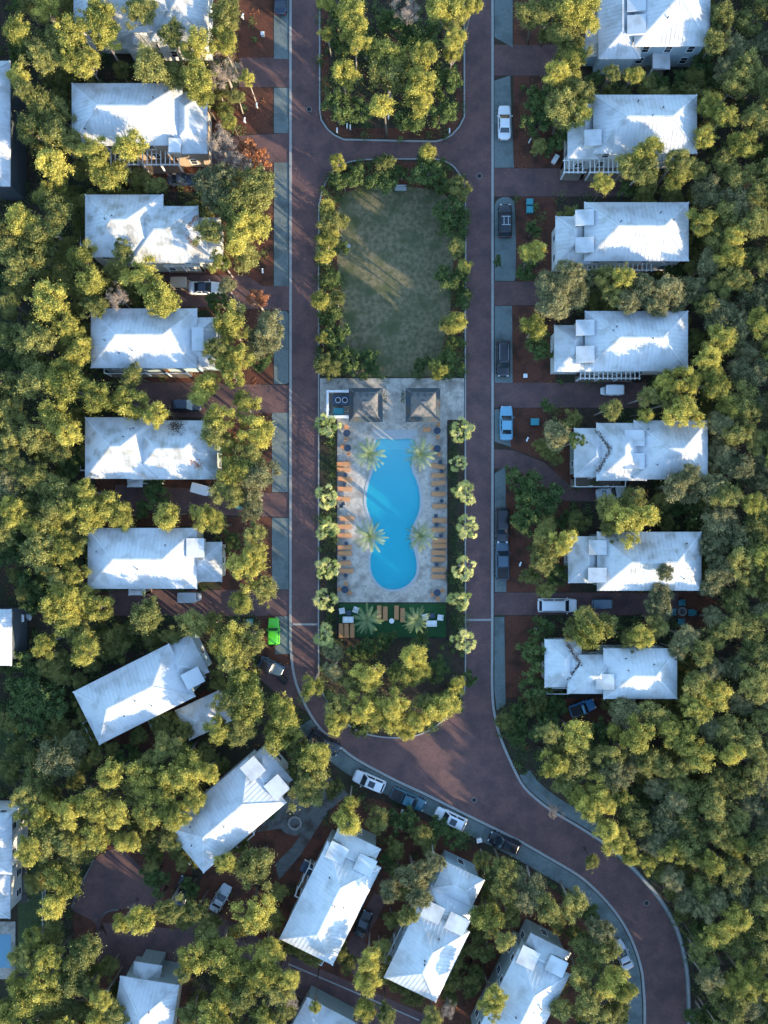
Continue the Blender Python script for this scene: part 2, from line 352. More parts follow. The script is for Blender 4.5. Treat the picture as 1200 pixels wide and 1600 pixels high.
# ---- pool terrace
TER = [(500,591),(725,591),(725,656),(699,656),(699,941),(527,941),(527,656),(500,656)]
sheet('pool_terrace', TER, .17, M['patio'], [POOL_OUT])
sheet('pale_paving_band', [(583,672),(652,672),(652,682),(583,682)], .176, M['coping'])
sheet('pool_coping', POOL_OUT, .20, M['coping'], [POOL])
mb = MB(); n = len(POOL)
for i in range(n):                                          # outer lip of the coping
    a, b = POOL_OUT[i-1], POOL_OUT[i]; mb.face([W(*a,.20), W(*b,.20), W(*b,-.1), W(*a,-.1)])
mb.build('coping_edge', M['coping']); tag(bpy.data.objects['coping_edge'], kind='structure')
mt, N_, L_, P_ = new_mat('pool_plaster'); P_.inputs['Base Color'].default_value = (.55,.72,.76,1); P_.inputs['Roughness'].default_value = .6
mb = MB()
for i in range(n):
    a, b = POOL[i-1], POOL[i]; mb.face([W(*a,.20), W(*b,.20), W(*b,-1.5), W(*a,-1.5)])
mb.build('pool_wall', mt); tag(bpy.data.objects['pool_wall'], kind='structure')
P_.inputs['Base Color'].default_value = (.70,.80,.80,1)
pf = sheet('pool_floor', POOL, -1.45, mt)
for v in pf.data.vertices:
    py = 800-v.co.y/(S*(H+1.45)/H); v.co.z = -.20-1.30*min(1, max(0, (py-705)/150))
# shallow entry shelf and step at the flat end
mb = MB(); a = W(589,688,0); b = W(646,703,0); mb.box(a.x, b.y, -1.0, b.x, a.y, -.06); b2 = W(645,712,0); mb.box(a.x+.1, b2.y, -1.0, b2.x, b.y, -.28); tag(mb.build('pool_steps', mt), kind='structure')
wm = bpy.data.materials.new('pool_water'); wm.use_nodes = True; nt = wm.node_tree; nt.nodes.clear()
o_ = nt.nodes.new('ShaderNodeOutputMaterial'); tr = nt.nodes.new('ShaderNodeBsdfTransparent'); tr.inputs[0].default_value = (.93,.98,1,1)
gl = nt.nodes.new('ShaderNodeBsdfGlossy'); gl.inputs['Roughness'].default_value = .03; gl.inputs[0].default_value = (1,1,1,1)
nz = nt.nodes.new('ShaderNodeTexNoise'); nz.inputs['Scale'].default_value = 1.6; nz.inputs['Detail'].default_value = 4; tcn = nt.nodes.new('ShaderNodeTexCoord'); nt.links.new(tcn.outputs['Object'], nz.inputs[0])
bp = nt.nodes.new('ShaderNodeBump'); bp.inputs['Strength'].default_value = .25; bp.inputs['Distance'].default_value = .04; nt.links.new(nz.outputs[0], bp.inputs['Height']); nt.links.new(bp.outputs[0], gl.inputs['Normal'])
fr = nt.nodes.new('ShaderNodeFresnel'); fr.inputs[0].default_value = 1.33; mx = nt.nodes.new('ShaderNodeMixShader')
vol = nt.nodes.new('ShaderNodeVolumeAbsorption'); vol.inputs[0].default_value = (.04,.93,.975,1); vol.inputs[1].default_value = .62; nt.links.new(vol.outputs[0], o_.inputs[1])
ad = nt.nodes.new('ShaderNodeMixShader'); df = nt.nodes.new('ShaderNodeBsdfDiffuse'); df.inputs[0].default_value = (.03,.66,.76,1)
ad.inputs[0].default_value = .25; nt.links.new(tr.outputs[0], ad.inputs[1]); nt.links.new(df.outputs[0], ad.inputs[2])
nt.links.new(fr.outputs[0], mx.inputs[0]); nt.links.new(ad.outputs[0], mx.inputs[1]); nt.links.new(gl.outputs[0], mx.inputs[2]); nt.links.new(mx.outputs[0], o_.inputs[0])
mb = MB(); T_ = tessellate_polygon([[W(x, y, .08) for x, y in POOL]]); nP = len(POOL)
mb.v = [tuple(W(x, y, .08)) for x, y in POOL]+[(W(x, y, .08).x, W(x, y, .08).y, -1.9) for x, y in POOL]
for t in T_:
    a_, b_, c_ = (Vector(mb.v[i]) for i in t); t = tuple(t) if (b_-a_).cross(c_-a_).z > 0 else tuple(reversed(t)); mb.f.append(t); mb.f.append(tuple(i+nP for i in reversed(t)))
for i in range(nP):
    j = (i+1) % nP; q = (i, i+nP, j+nP, j) if sg < 0 else (j, j+nP, i+nP, i); mb.f.append(q)
tag(mb.build('pool_water', wm), kind='structure')
sheet('turf_court', [(529,943),(697,943),(697,996),(529,996)], .17, M['turf'])
sheet('side_bed', [(501,658),(526,658),(526,1000),(501,1000)], .145, M['floor'])
sheet('side_bed', [(700,658),(724,658),(724,1000),(700,1000)], .145, M['floor'])

# ---------------------------------------------------------------- houses
HOUSE_POLYS = []       # ground outlines (pixels) that trees' undergrowth must avoid
PITCH = math.tan(math.radians(30))

def clip_rib(poly, axis, c, w):
    """interval of the convex polygon (2D list) on the line axis-coordinate = c"""
    lo, hi = 1e9, -1e9; o = 1-axis
    for i in range(len(poly)):
        a, b = poly[i-1], poly[i]
        if (a[axis]-c)*(b[axis]-c) < 0:
            t = (c-a[axis])/(b[axis]-a[axis]); v = a[o]+t*(b[o]-a[o]); lo = min(lo, v); hi = max(hi, v)
    return (lo, hi) if hi-lo > .3 else None

def roof_mesh(x0, y0, x1, y1, ze, kind='hip', pitch=PITCH, seam=.55, seams=True):
    """closed hipped roof with eave slab, standing seams and ridge caps (local metres); returns MB, ridge z"""
    mb = MB(); lx, ly = x1-x0, y1-y0
    E = .16; mb.box(x0, y0, ze-E, x1, y1, ze)
    z = ze+.003
    hw = min(lx, ly)/2; zr = z+hw*pitch; cx, cy = (x0+x1)/2, (y0+y1)/2
    faces = []
    if kind == 'hip':
        if lx >= ly: A = (x0+hw, cy, zr); B = (x1-hw, cy, zr)
        else: A = (cx, y0+hw, zr); B = (cx, y1-hw, zr)
        a, b, c, d = (x0,y0,z), (x1,y0,z), (x1,y1,z), (x0,y1,z)
        if lx >= ly: faces = [([a,b,B,A], 0), ([c,d,A,B], 0), ([d,a,A], 1), ([b,c,B], 1)]
        else: faces = [([d,a,A,B], 1), ([b,c,B,A], 1), ([a,b,A], 0), ([c,d,B], 0)]
        if abs(lx-ly) < .05: faces = [([a,b,A],0),([b,c,A],1),([c,d,A],0),([d,a,A],1)]
        hips = [(a, A), (d, A if lx >= ly else B), (b, B if lx >= ly else A), (c, B), (A, B)]
    elif kind == 'gablex':          # ridge along x
        zr = z+ly/2*pitch; A = (x0,cy,zr); B = (x1,cy,zr); a, b, c, d = (x0,y0,z), (x1,y0,z), (x1,y1,z), (x0,y1,z)
        faces = [([a,b,B,A],0), ([c,d,A,B],0)]; mb.face([d,a,A]); mb.face([b,c,B]); hips = [(A,B)]
    elif kind == 'gabley':
        zr = z+lx/2*pitch; A = (cx,y0,zr); B = (cx,y1,zr); a, b, c, d = (x0,y0,z), (x1,y0,z), (x1,y1,z), (x0,y1,z)
        faces = [([d,a,A,B],1), ([b,c,B,A],1)]; mb.face([a,b,A]); mb.face([c,d,B]); hips = [(A,B)]
    else:                           # shed, falls towards +x or -x
        s = 1 if kind == 'shed+' else -1; r = lx*.14
        za, zb = (z+r, z) if s > 0 else (z, z+r); a, b, c, d = (x0,y0,za), (x1,y0,zb), (x1,y1,zb), (x0,y1,za)
        faces = [([a,b,c,d], 1)]; mb.face([(x0,y0,z-.003),a,d,(x0,y1,z-.003)]); mb.face([b,(x1,y0,z-.003),(x1,y1,z-.003),c]); mb.face([(x0,y0,z-.003),(x1,y0,z-.003),b,a]); mb.face([(x1,y1,z-.003),(x0,y1,z-.003),d,c]); hips = []; zr = z+r
    for f, ax in faces:
        mb.face(f)
        if not seams: continue
        p, q, r_ = Vector(f[0]), Vector(f[1]), Vector(f[2]); nrm = (q-p).cross(r_-p).normalized()
        poly = [(v[0], v[1]) for v in f]; lo = min(v[ax] for v in poly); hi = max(v[ax] for v in poly)
        c = lo+seam*.5
        while c < hi:
            iv = clip_rib(poly, ax, c, 0)
            if iv:
                ends = []
                for t in iv:
                    xy = (c, t) if ax == 0 else (t, c)
                    ends.append(Vector((xy[0], xy[1], p.z-((xy[0]-p.x)*nrm.x+(xy[1]-p.y)*nrm.y)/nrm.z+.02)))
                mb.bar(ends[0]-Vector((0,0,.01)), ends[1]-Vector((0,0,.01)), .04, .035)
            c += seam
    for a, b in hips:
        if (Vector(a)-Vector(b)).length > .2: mb.bar(Vector(a)+Vector((0,0,.02)), Vector(b)+Vector((0,0,.02)), .22, .07)
    return mb, zr

def house(label, org, ang, rects, dormers=(), wall='wall_a', roof='roof', porches=(), vents=3, seed=0, zmain=6.3, group=None, name='house', chimney=False, front=1):
    """org: photo pixel of the main roof corner; ang: turn in degrees; rects in frame pixels (a right, b down): (a0,b0,a1,b1,eave,kind)"""
    rnd = random.Random(seed); th = math.radians(ang)
    ux, uy = math.cos(th), -math.sin(th); vx, vy = math.sin(th), math.cos(th)      # pixel directions
    P = lambda a, b, z: W(org[0]+a*ux+b*vx, org[1]+a*uy+b*vy, z)
    m = rects[0]; c = P((m[0]+m[2])/2, (m[1]+m[3])/2, m[4]); c.z = 0
    root = thing(name, label, 'house', c, th, group)
    R = Matrix.Rotation(-th, 3, 'Z')
    def L(a0, b0, a1, b1, z):
        p = R @ (P(a0, b0, z)-Vector((c.x, c.y, 0))); q = R @ (P(a1, b1, z)-Vector((c.x, c.y, 0)))
        return min(p.x, q.x), min(p.y, q.y), max(p.x, q.x), max(p.y, q.y)
    boxes = []
    for i, (a0, b0, a1, b1, ze, kd) in enumerate(rects):
        x0, y0, x1, y1 = L(a0, b0, a1, b1, ze)
        px = [P(a0,b0,ze), P(a1,b0,ze), P(a1,b1,ze), P(a0,b1,ze)]
        HOUSE_POLYS.append([(600+p.x/S, 800-p.y/S) for p in px])
        mb, zr = roof_mesh(x0, y0, x1, y1, ze, kd, PITCH if ze > 3.4 or kd != 'hip' else .3)
        ro = mb.build('roof', M[roof], root)
        if i == 0:
            for _ in range(vents):
                vx_, vy_ = rnd.uniform(x0+1.5, x1-1.5), rnd.uniform(y0+1.2, y1-1.2)
                hz = min(vx_-x0, x1-vx_, vy_-y0, y1-vy_)*PITCH
                MB().cyl(vx_, vy_, ze+hz-.05, ze+hz+.4, .07, 8).build('vent_pipe', M['black'], ro)
            if chimney:
                g = MB(); X, Y = x0+(x1-x0)*.62, (y0+y1)/2+1.2; g.box(X-.4, Y-.5, ze, X+.4, Y+.5, zr+.6); g.box(X-.48, Y-.58, zr+.6, X+.48, Y+.58, zr+.72); g.build('chimney', M['wall_e'], ro)
        ins = .5+.004*i
        boxes.append((x0+ins, y0+ins, x1-ins, y1-ins, ze-.16))
    w = MB()
    for b in boxes: w.box(b[0], b[1], 0, b[2], b[3], b[4]-.002)
    for b in boxes[:1]:                                       # band board between the storeys
        if b[4] > 5: w.box(b[0]-.03, b[1]-.03, 3.0, b[2]+.03, b[3]+.03, 3.2)
    w.build('wall', M[wall], root)
    for i, b in enumerate(boxes):
        if wall == 'wall_f' or seed in (13, 14): break
        levels = [1.0, 3.9] if b[4] > 5 else [1.0]
        for side in range(4):
            horiz = side < 2; lo, hi = (b[0], b[2]) if horiz else (b[1], b[3]); n = max(1, int((hi-lo)/2.7))
            for k in range(n):
                t = lo+(k+.5)*(hi-lo)/n
                x, y = (t, b[1] if side == 0 else b[3]) if horiz else (b[0] if side == 2 else b[2], t)
                for zb in levels:
                    if any(j != i and q[0]-.3 < x < q[2]+.3 and q[1]-.3 < y < q[3]+.3 and zb < q[4]+1 for j, q in enumerate(boxes)): continue
                    if zb+1.5 > b[4]-.1: continue
                    if zb < 2 and k == n//2 and side == 0 and i == 0:
                        d = MB().box(x-.45, y-.05, .15, x+.45, y+.01, 2.25).build('door', M['teal'] if seed % 2 else M['wood'], root)
                        MB().box(x+.3, y-.1, 1.1, x+.38, y-.05, 1.2).build('handle', M['chrome'], d); continue
                    hw = .42; o = .012
                    if horiz:
                        s = -1 if side == 0 else 1
                        g = MB().box(x-hw, min(y, y+s*o), zb, x+hw, max(y, y+s*o), zb+1.5)
                        f = MB().box(x-hw-.1, min(y, y+s*.06), zb+1.5, x+hw+.1, max(y, y+s*.06), zb+1.62).box(x-hw-.1, min(y, y+s*.06), zb-.1, x+hw+.1, max(y, y+s*.06), zb).box(x-hw-.1, min(y, y+s*.05), zb, x-hw, max(y, y+s*.05), zb+1.5).box(x+hw, min(y, y+s*.05), zb, x+hw+.1, max(y, y+s*.05), zb+1.5).box(x-hw, min(y, y+s*.03), zb+.72, x+hw, max(y, y+s*.03), zb+.77)
                    else:
                        s = -1 if side == 2 else 1
                        g = MB().box(min(x, x+s*o), y-hw, zb, max(x, x+s*o), y+hw, zb+1.5)
                        f = MB().box(min(x, x+s*.06), y-hw-.1, zb+1.5, max(x, x+s*.06), y+hw+.1, zb+1.62).box(min(x, x+s*.06), y-hw-.1, zb-.1, max(x, x+s*.06), y+hw+.1, zb).box(min(x, x+s*.05), y-hw-.1, zb, max(x, x+s*.05), y-hw, zb+1.5).box(min(x, x+s*.05), y+hw, zb, max(x, x+s*.05), y+hw+.1, zb+1.5).box(min(x, x+s*.03), y-hw, zb+.72, max(x, x+s*.03), y+hw, zb+.77)
                    wo = g.build('window', M['glass'], root); f.build('frame', M['white'], wo)
    for d in dormers:                                         # (a0,b0,a1,b1[,top])
        zt = d[4] if len(d) > 4 else zmain+.7
        x0, y0, x1, y1 = L(d[0], d[1], d[2], d[3], zt)
        do = MB().box(x0+.18, y0+.18, zmain-1.2, x1-.18, y1-.18, zt-.16).build('dormer', M[wall], root)
        fx = x1-.18 if front > 0 else x0+.18; s = front
        roof_mesh(x0, y0, x1, y1, zt, 'shed+' if front > 0 else 'shed-', seams=False)[0].build('dormer_roof', M[roof], do)
        MB().box(min(fx, fx+s*.03), (y0+y1)/2-.5, zt-.95, max(fx, fx+s*.03), (y0+y1)/2+.5, zt-.3).build('dormer_window', M['glass'], do)
    for p in porches:                                         # (a0,b0,a1,b1,z,kind)
        a0, b0, a1, b1, z, kd = p
        x0, y0, x1, y1 = L(a0, b0, a1, b1, z)
        po = MB().box(x0, y0, .0, x1, y1, .35).build('porch_deck', M['deck'], root)
        nx = max(1, round((x1-x0)/2.6)); ny = max(1, round((y1-y0)/2.6))
        pts = {(x0+.15+(x1-x0-.3)*i/nx, yy) for i in range(nx+1) for yy in (y0+.15, y1-.15)} | {(xx, y0+.15+(y1-y0-.3)*j/ny) for j in range(ny+1) for xx in (x0+.15, x1-.15)}
        for (x, y) in sorted(pts): MB().box(x-.09, y-.09, .35, x+.09, y+.09, z-.12).build('post', M['white'], po)
        if kd == 'beams':
            g = MB(); k = 0; y = y0
            g.box(x0-.1, y0, z-.12, x1+.1, y0+.14, z+.08); g.box(x0-.1, y1-.14, z-.12, x1+.1, y1, z+.08); x = x0
            while x < x1: g.box(x, y0-.15, z+.083, x+.12, y1+.15, z+.2); x += .62
            g.build('pergola_beams', M['white'], po)
        elif kd == 'roof': roof_mesh(x0, y0, x1, y1, z, 'shed+' if (x1-x0) < (y1-y0) else 'hip', .25, .45)[0].build('porch_roof', M[roof], po)
        elif kd == 'rail':
            g = MB(); g.box(x0, y0, z-.12, x1, y0+.1, z); g.box(x0, y1-.1, z-.12, x1, y1, z); g.box(x0, y0+.1, z-.12, x0+.1, y1-.1, z); g.box(x1-.1, y0+.1, z-.12, x1, y1-.1, z); g.build('railing', M['white'], po)
    return root

HOUSES = []
def H_(short, pos, *a, **k): HOUSES.append((short, pos)); return house(*a, **k)
LG = 'white-roofed houses left of the left road'; RG = 'white-roofed houses right of the right road'; BG = 'white-roofed houses around the curved road'
H_('top-left cut-off house', (220,10), 'white hip-roofed house cut off by the top edge on the left', (115,-58), 0, [(0,0,176,108,6.3,'hip'),(120,4,210,122,5.9,'hip'),(75,100,120,134,4.2,'gabley')], wall='wall_e', roof='roof2', seed=1, group=LG)
H_('second left-side house', (215,190), 'white metal-roofed house below the cut-off one, bare tree at its right', (112,130), 0, [(0,0,173,97,6.3,'hip'),(150,14,212,110,5.6,'hip')], [(152,86,170,108)], 'wall_d', 'roof', [(54,94,168,128,3.2,'beams')], seed=2, group=LG)
H_('third left-side house', (220,360), 'white-roofed house with orange leaves in its front roof valley', (133,304), 0, [(0,0,122,98,6.3,'hip'),(70,18,177,107,6.1,'hip'),(150,36,212,106,4.6,'hip')], wall='wall_a', roof='roof2', porches=[(-8,56,2,80,3.0,'rail'),(122,100,180,112,3.4,'rail')], seed=3, group=LG)
H_('fourth left-side house', (238,528), 'white-roofed house level with the lower lawn, pink tree above its right end', (142,482), 0, [(0,0,166,93,6.3,'hip'),(140,14,196,92,5.5,'hip')], [(158,30,176,66)], 'wall_c', 'roof', [(20,90,150,102,3.3,'rail')], seed=4, group=LG)
H_('fifth left-side house', (225,700), 'white-roofed house with dark fallen leaves on its right slopes', (133,652), 0, [(0,0,112,96,6.3,'hip'),(72,5,206,97,6.15,'hip')], wall='wall_b', roof='roof2', porches=[(66,96,90,109,3.4,'roof'),(-8,56,2,84,3.0,'rail'),(90,97,115,104,3.2,'rail')], seed=5, group=LG)
H_('sixth left-side house', (240,872), 'clean white hip-roofed house just above the tilted house', (137,825), 0, [(0,0,171,95,6.3,'hip'),(150,22,210,84,5.2,'hip')], [(155,16,182,46)], 'wall_a', 'roof', [(64,93,90,105,3.4,'roof')], seed=6, group=LG)
H_('tilted left house', (225,1085), 'tilted white-roofed house next to a small pyramid-roofed shed', (114,1081), 26.7, [(0,0,168,92.5,6.3,'hip'),(140,2,204,68,5.4,'hip')], [(163,52,192,78)], 'wall_c', 'roof', [(-9,50,2,82,3.2,'rail'),(84,92,110,104,3.4,'roof')], seed=7, group=LG)
house('small shed with a patchy pyramid roof beside the tilted house', (274,1110), 25, [(0,0,74,52,3.6,'hip')], wall='wall_a', roof='roof2', vents=0, seed=8, zmain=3.6, name='garden_shed')
H_('diamond-set house', (365,1265), 'white-roofed house set diagonally left of the round fire pit', (258,1293), 40.3, [(0,0,170,93,6.3,'hip'),(140,4,200,72,5.5,'hip')], [(150,4,178,34),(160,50,188,80)], 'wall_e', 'roof', [(-9,10,2,70,3.2,'rail'),(60,92,100,99,3.3,'rail')], seed=9, group=BG)
H_('house below the curve', (515,1400), 'white ribbed-roof house below the road curve, a dark car at its right wall', (436.5,1467), 63.7, [(0,0,170,93,6.3,'hip'),(140,6,196,80,5.5,'hip')], [(148,6,174,36),(150,54,176,84)], 'wall_b', 'roof3', [(-9,46,2,78,3.2,'rail'),(70,-9,120,2,3.2,'rail')], seed=10, group=BG)
H_('three-part house', (672,1450), 'white-roofed house in three linked pavilions below the curve', (600,1527), 64.3, [(0,0,122,90,6.3,'hip'),(112,4,162,84,5.5,'hip'),(158,8,205,76,5.7,'hip')], [(112,8,138,40),(112,50,138,82)], 'wall_c', 'roof3', [(20,-10,90,2,3.0,'rail')], seed=11, group=BG)
H_('bottom-edge right house', (820,1540), 'white-roofed house at the bottom edge, nearest the curving road', (734.5,1634), 63.4, [(0,0,170,90,6.3,'hip'),(150,6,200,76,5.5,'hip')], [(150,4,178,34),(160,50,184,80)], 'wall_b', 'roof3', seed=12, group=BG)
H_('bottom-left house', (230,1565), 'blue-shaded roof house at the bottom edge below the brick court', (188,1525), -9, [(0,0,93,170,6.3,'hip'),(18,-26,62,14,4.4,'hip')], wall='wall_b', roof='roof', seed=13, group=BG)
house('mostly hidden flat-looking roof at the bottom edge, beyond the brick lane', (480,1558), -28, [(0,0,90,110,4.2,'hip')], wall='wall_b', roof='roof3', vents=0, seed=14, group=BG, zmain=4.2, name='house')
# left-edge neighbours
house('long blue-shaded roof along the upper left edge', (-80,95), 0, [(0,0,96,196,6.3,'hip')], wall='wall_f', roof='roof', seed=15, vents=1, name='house')
house('roof on the left edge behind a parked white box', (-90,952), 0, [(0,0,108,88,6.3,'hip')], wall='wall_f', roof='roof', seed=16, vents=1, name='house')
house('sunlit white roof on the lower left edge by the small pool', (-100,1270), 0, [(0,0,119,96,6.3,'hip'),(-20,90,116,165,5.6,'hip')], wall='wall_e', roof='roof', seed=17, vents=1, name='house')
# right row
FR = dict(front=-1, group=RG)
H_('top-right cut-off house', (1020,40), 'white-roofed house cut off by the top edge on the right', (991,-50), 0, [(0,0,119,122,6.3,'hip'),(-56,-10,10,142,5.2,'hip'),(-76,90,-20,138,3.6,'hip')], [(-11,40,17,68),(-11,74,17,104)], 'wall_c', 'roof', [(28,126,56,158,3.4,'roof')], seed=18, **FR)
H_('second right-side house', (990,200), 'white-roofed house level with the white saloon car', (927,148), 0, [(0,0,162,92,6.3,'hip'),(-40,14,10,101,4.9,'hip')], [(-14,55,12,80)], 'wall_e', 'roof', [(-6,92,62,122,3.3,'beams'),(-46,102,-12,122,3.0,'beams')], seed=19, **FR)
H_('third right-side house', (975,362), 'white-roofed house level with the dark open-roofed car, two square dormers', (913,316), 0, [(0,0,163,92,6.3,'hip'),(-45,22,10,97,5.2,'hip')], [(-14,12,14,36),(-14,55,14,79)], 'wall_e', 'roof', [(-10,92,110,107,3.2,'beams')], seed=20, **FR)
H_('fourth right-side house', (975,533), 'white-roofed house directly above the white-roofed golf cart', (914,486), 0, [(0,0,161,94,6.3,'hip'),(-48,22,10,95,5.2,'hip')], [(-14,14,14,38),(-14,55,14,80)], 'wall_e', 'roof', [(-8,94,86,106,3.2,'beams')], seed=21, **FR)
H_('fifth right-side house', (1000,703), 'white-roofed house with stepped front roofs opposite the pool top', (990,657), 0, [(0,0,116,92,6.3,'hip'),(-58,4,20,94,5.9,'hip'),(-93,12,-30,88,5.0,'hip')], [(-14,15,16,40),(-14,51,16,76)], 'wall_b', 'roof', [(-92,88,-12,104,2.8,'rail'),(116,54,122,82,3.0,'rail')], seed=22, **FR)
H_('sixth right-side house', (995,878), 'white-roofed house just above the parked white estate car', (933,831), 0, [(0,0,163,92,6.3,'hip'),(-45,7,10,80,5.2,'hip')], [(-13,13,14,36),(-14,56,14,79)], 'wall_b', 'roof2', [(163,50,168,78,3.0,'rail')], seed=23, chimney=False, **FR)
H_('seventh right-side house', (960,1045), 'dark-seamed white-roofed house above the parked blue car', (943,1013), 0, [(0,0,115,79,6.3,'hip'),(-56,10,20,71,5.7,'hip'),(-92,-14,-34,61,5.0,'hip')], [(-12,40,16,64)], 'wall_b', 'roof3', [(-90,62,-56,72,2.6,'rail'),(26,78,50,82,3.0,'rail')], seed=24, **FR)
# ---------------------------------------------------------------- vehicles (local frame: +x is the nose)
def loft(stations, n=12, p=2.6, smooth=True):
    """stations: (x, half width, z low, z high); superellipse sections"""
    mb = MB()
    for (x, w, zl, zh) in stations:
        cz, hz = (zl+zh)/2, (zh-zl)/2
        for k in range(n):
            t = 2*math.pi*(k+.5)/n; c, s = math.cos(t), math.sin(t)
            mb.v.append((x, w*math.copysign(abs(c)**(2/p), c), cz+hz*math.copysign(abs(s)**(2/p), s)))
    for i in range(len(stations)-1):
        for k in range(n): mb.f.append((i*n+k, (i+1)*n+k, (i+1)*n+(k+1) % n, i*n+(k+1) % n))
    mb.f.append(tuple(range(n))); mb.f.append(tuple((len(stations)-1)*n+k for k in range(n))[::-1])
    return mb

def wheels(root, xs, w, r=.34, tw=.23):
    for x in xs:
        for s in (-1, 1):
            t = MB().tube([(x, s*(w-tw), r), (x, s*w, r)], [r, r], 18).build('wheel', M['rubber'], root)
            MB().tube([(x, s*(w-.03), r), (x, s*(w+.012), r)], [r*.6, r*.56], 12).build('rim', M['chrome'], t)

def car(label, px, py, ang, L=4.7, w=.92, style='sedan', paint='car_white', roofp=None, sunroof=False, rails=False, cat='car', name='parked_car', group='cars parked along the roads and drives', z=.035):
    p = W(px, py, 0); root = thing(name, label, cat, (p.x, p.y, z), math.radians(ang), group)
    h = L/2; P = M[paint]; RP = M[roofp or paint]
    belt = {'sedan': .93, 'suv': 1.08, 'pickup': 1.08, 'jeep': 1.12}[style]; hood = {'sedan': .82, 'suv': 1.0, 'pickup': 1.02, 'jeep': 1.05}[style]
    if style == 'jeep': st = [(-h,w*.93,.45,belt),(-h+.1,w,.35,belt),(.3,w,.35,belt),(.7,w*.97,.35,belt-.02),(h-.15,w*.86,.4,hood-.03),(h,w*.82,.5,hood-.1)]
    elif style == 'sedan': st = [(-h,w*.72,.42,.72),(-h+.12,w*.88,.32,.88),(-h+.5,w*.98,.24,belt),(-.6,w,.22,belt),(.6,w,.22,belt-.01),(h-1.0,w*.98,.24,hood),(h-.35,w*.9,.28,hood-.1),(h-.08,w*.74,.36,.66),(h,w*.6,.42,.58)]
    else: st = [(-h,w*.84,.42,belt-.16),(-h+.12,w*.95,.34,belt-.02),(-h+.6,w,.28,belt),(.4,w,.26,belt),(h-1.2,w*.99,.28,hood),(h-.3,w*.92,.32,hood-.07),(h-.06,w*.8,.38,hood-.2),(h,w*.7,.45,hood-.34)]
    loft(st, 16, 4.5).build('body', P, root, smooth=True)
    cab = {'sedan': ((-h+.75,h-1.35),(-h+1.45,h-2.15),1.42), 'suv': ((-h+.12,h-1.15),(-h+.5,h-1.85),1.74), 'pickup': ((-h+1.75,h-1.2),(-h+1.95,h-1.95),1.76), 'jeep': ((-h+.1,h-1.35),(-h+.25,h-1.7),1.8)}[style]
    (b0, b1), (t0, t1), zt = cab; wb, wt = w*.9, w*.74 if style != 'jeep' else w*.8
    zb = belt-.06
    MB().frustum((b0,-wb,b1,wb), zb, (t0,-wt,t1,wt), zt-.04).build('cabin', P, root, bevel=.05)
    loft([(t0-.05,wt*.9,zt-.09,zt-.03),(t0+.08,wt*.99,zt-.1,zt),((t0+t1)/2,wt,zt-.1,zt+.03),(t1-.1,wt*.98,zt-.1,zt),(t1+.04,wt*.88,zt-.1,zt-.04)], 12, 5).build('roof', RP, root, smooth=True)
    def quad(A, B, C, D, f0, f1, g, nm, o=.014):     # inset window on the face A,B (bottom) C,D (top)
        A, B, C, D = map(Vector, (A, B, C, D)); bl = lambda u, v: (A*(1-u)+B*u)*(1-v)+(D*(1-u)+C*u)*v
        nrm = (B-A).cross(D-A).normalized()
        q = [bl(f0, g[0]), bl(f1, g[0]), bl(f1, g[1]), bl(f0, g[1])]
        mb = MB(); a = [v+nrm*o for v in q]; b = [v-nrm*.02 for v in q]
        mb.face(a); mb.face(b[::-1])
        for i in range(4): mb.face([b[i], b[(i+1) % 4], a[(i+1) % 4], a[i]])
        mb.build(nm, M['glass'], root)
    Bf = ((b1,-wb,zb),(b1,wb,zb)); Tf = ((t1,-wt,zt-.04),(t1,wt,zt-.04)); Bb = ((b0,-wb,zb),(b0,wb,zb)); Tb = ((t0,-wt,zt-.04),(t0,wt,zt-.04))
    quad(Bf[0], Bf[1], Tf[1], Tf[0], .05, .95, (.06,.95), 'windshield'); quad(Bb[1], Bb[0], Tb[0], Tb[1], .08, .92, (.15,.92), 'rear_window')
    for a, b in ((.1,.46),(.52,.9)):
        quad(Bb[0], Bf[0], Tf[0], Tb[0], a, b, (.22,.88), 'side_window'); quad(Bf[1], Bb[1], Tb[1], Tf[1], a, b, (.22,.88), 'side_window')
    if style == 'jeep': r = .4
    else: r = .34 if style == 'sedan' else .38
    wheels(root, (-h+.85, h-.85), w+.0, r)
    for s in (-1, 1):
        MB().box(h-.2, s*w*.62-.14, hood-.32, h-.02, s*w*.62+.14, hood-.17).build('headlight', M['lamp'], root, bevel=.03)
        MB().box(-h-.01, s*w*.7-.12, belt-.34, -h+.14, s*w*.7+.12, belt-.12).build('taillight', M['red'], root, bevel=.02)
        MB().box(b1-.35, s*(w+.09)-.09, belt-.02, b1-.22, s*(w+.09)+.09, belt+.12).build('mirror', P, root, bevel=.03)
        if rails: MB().bar((t0+.2, s*wt*.86, zt+.07), (t1-.3, s*wt*.86, zt+.07), .045, .04).build('roof_rail', M['chrome'], root)
    if sunroof: MB().box((t0+t1)/2-.15, -wt*.62, zt+.02, t1-.35, wt*.62, zt+.045).build('sunroof', M['glass'], root, bevel=.02)
    if style == 'pickup':
        MB().box(-h+.14, -w*.82, belt-.02, -h+1.68, w*.82, belt+.02).build('bed_cover', M['tonneau'], root)
    if style == 'jeep':
        t = MB().tube([(-h-.24,0,1.0), (-h-.02,0,1.0)], [.4,.4], 18).build('spare_wheel', M['rubber'], root); MB().tube([(-h-.26,0,1.0),(-h-.23,0,1.0)], [.2,.2], 12).build('rim', M['chrome'], t)
    return root

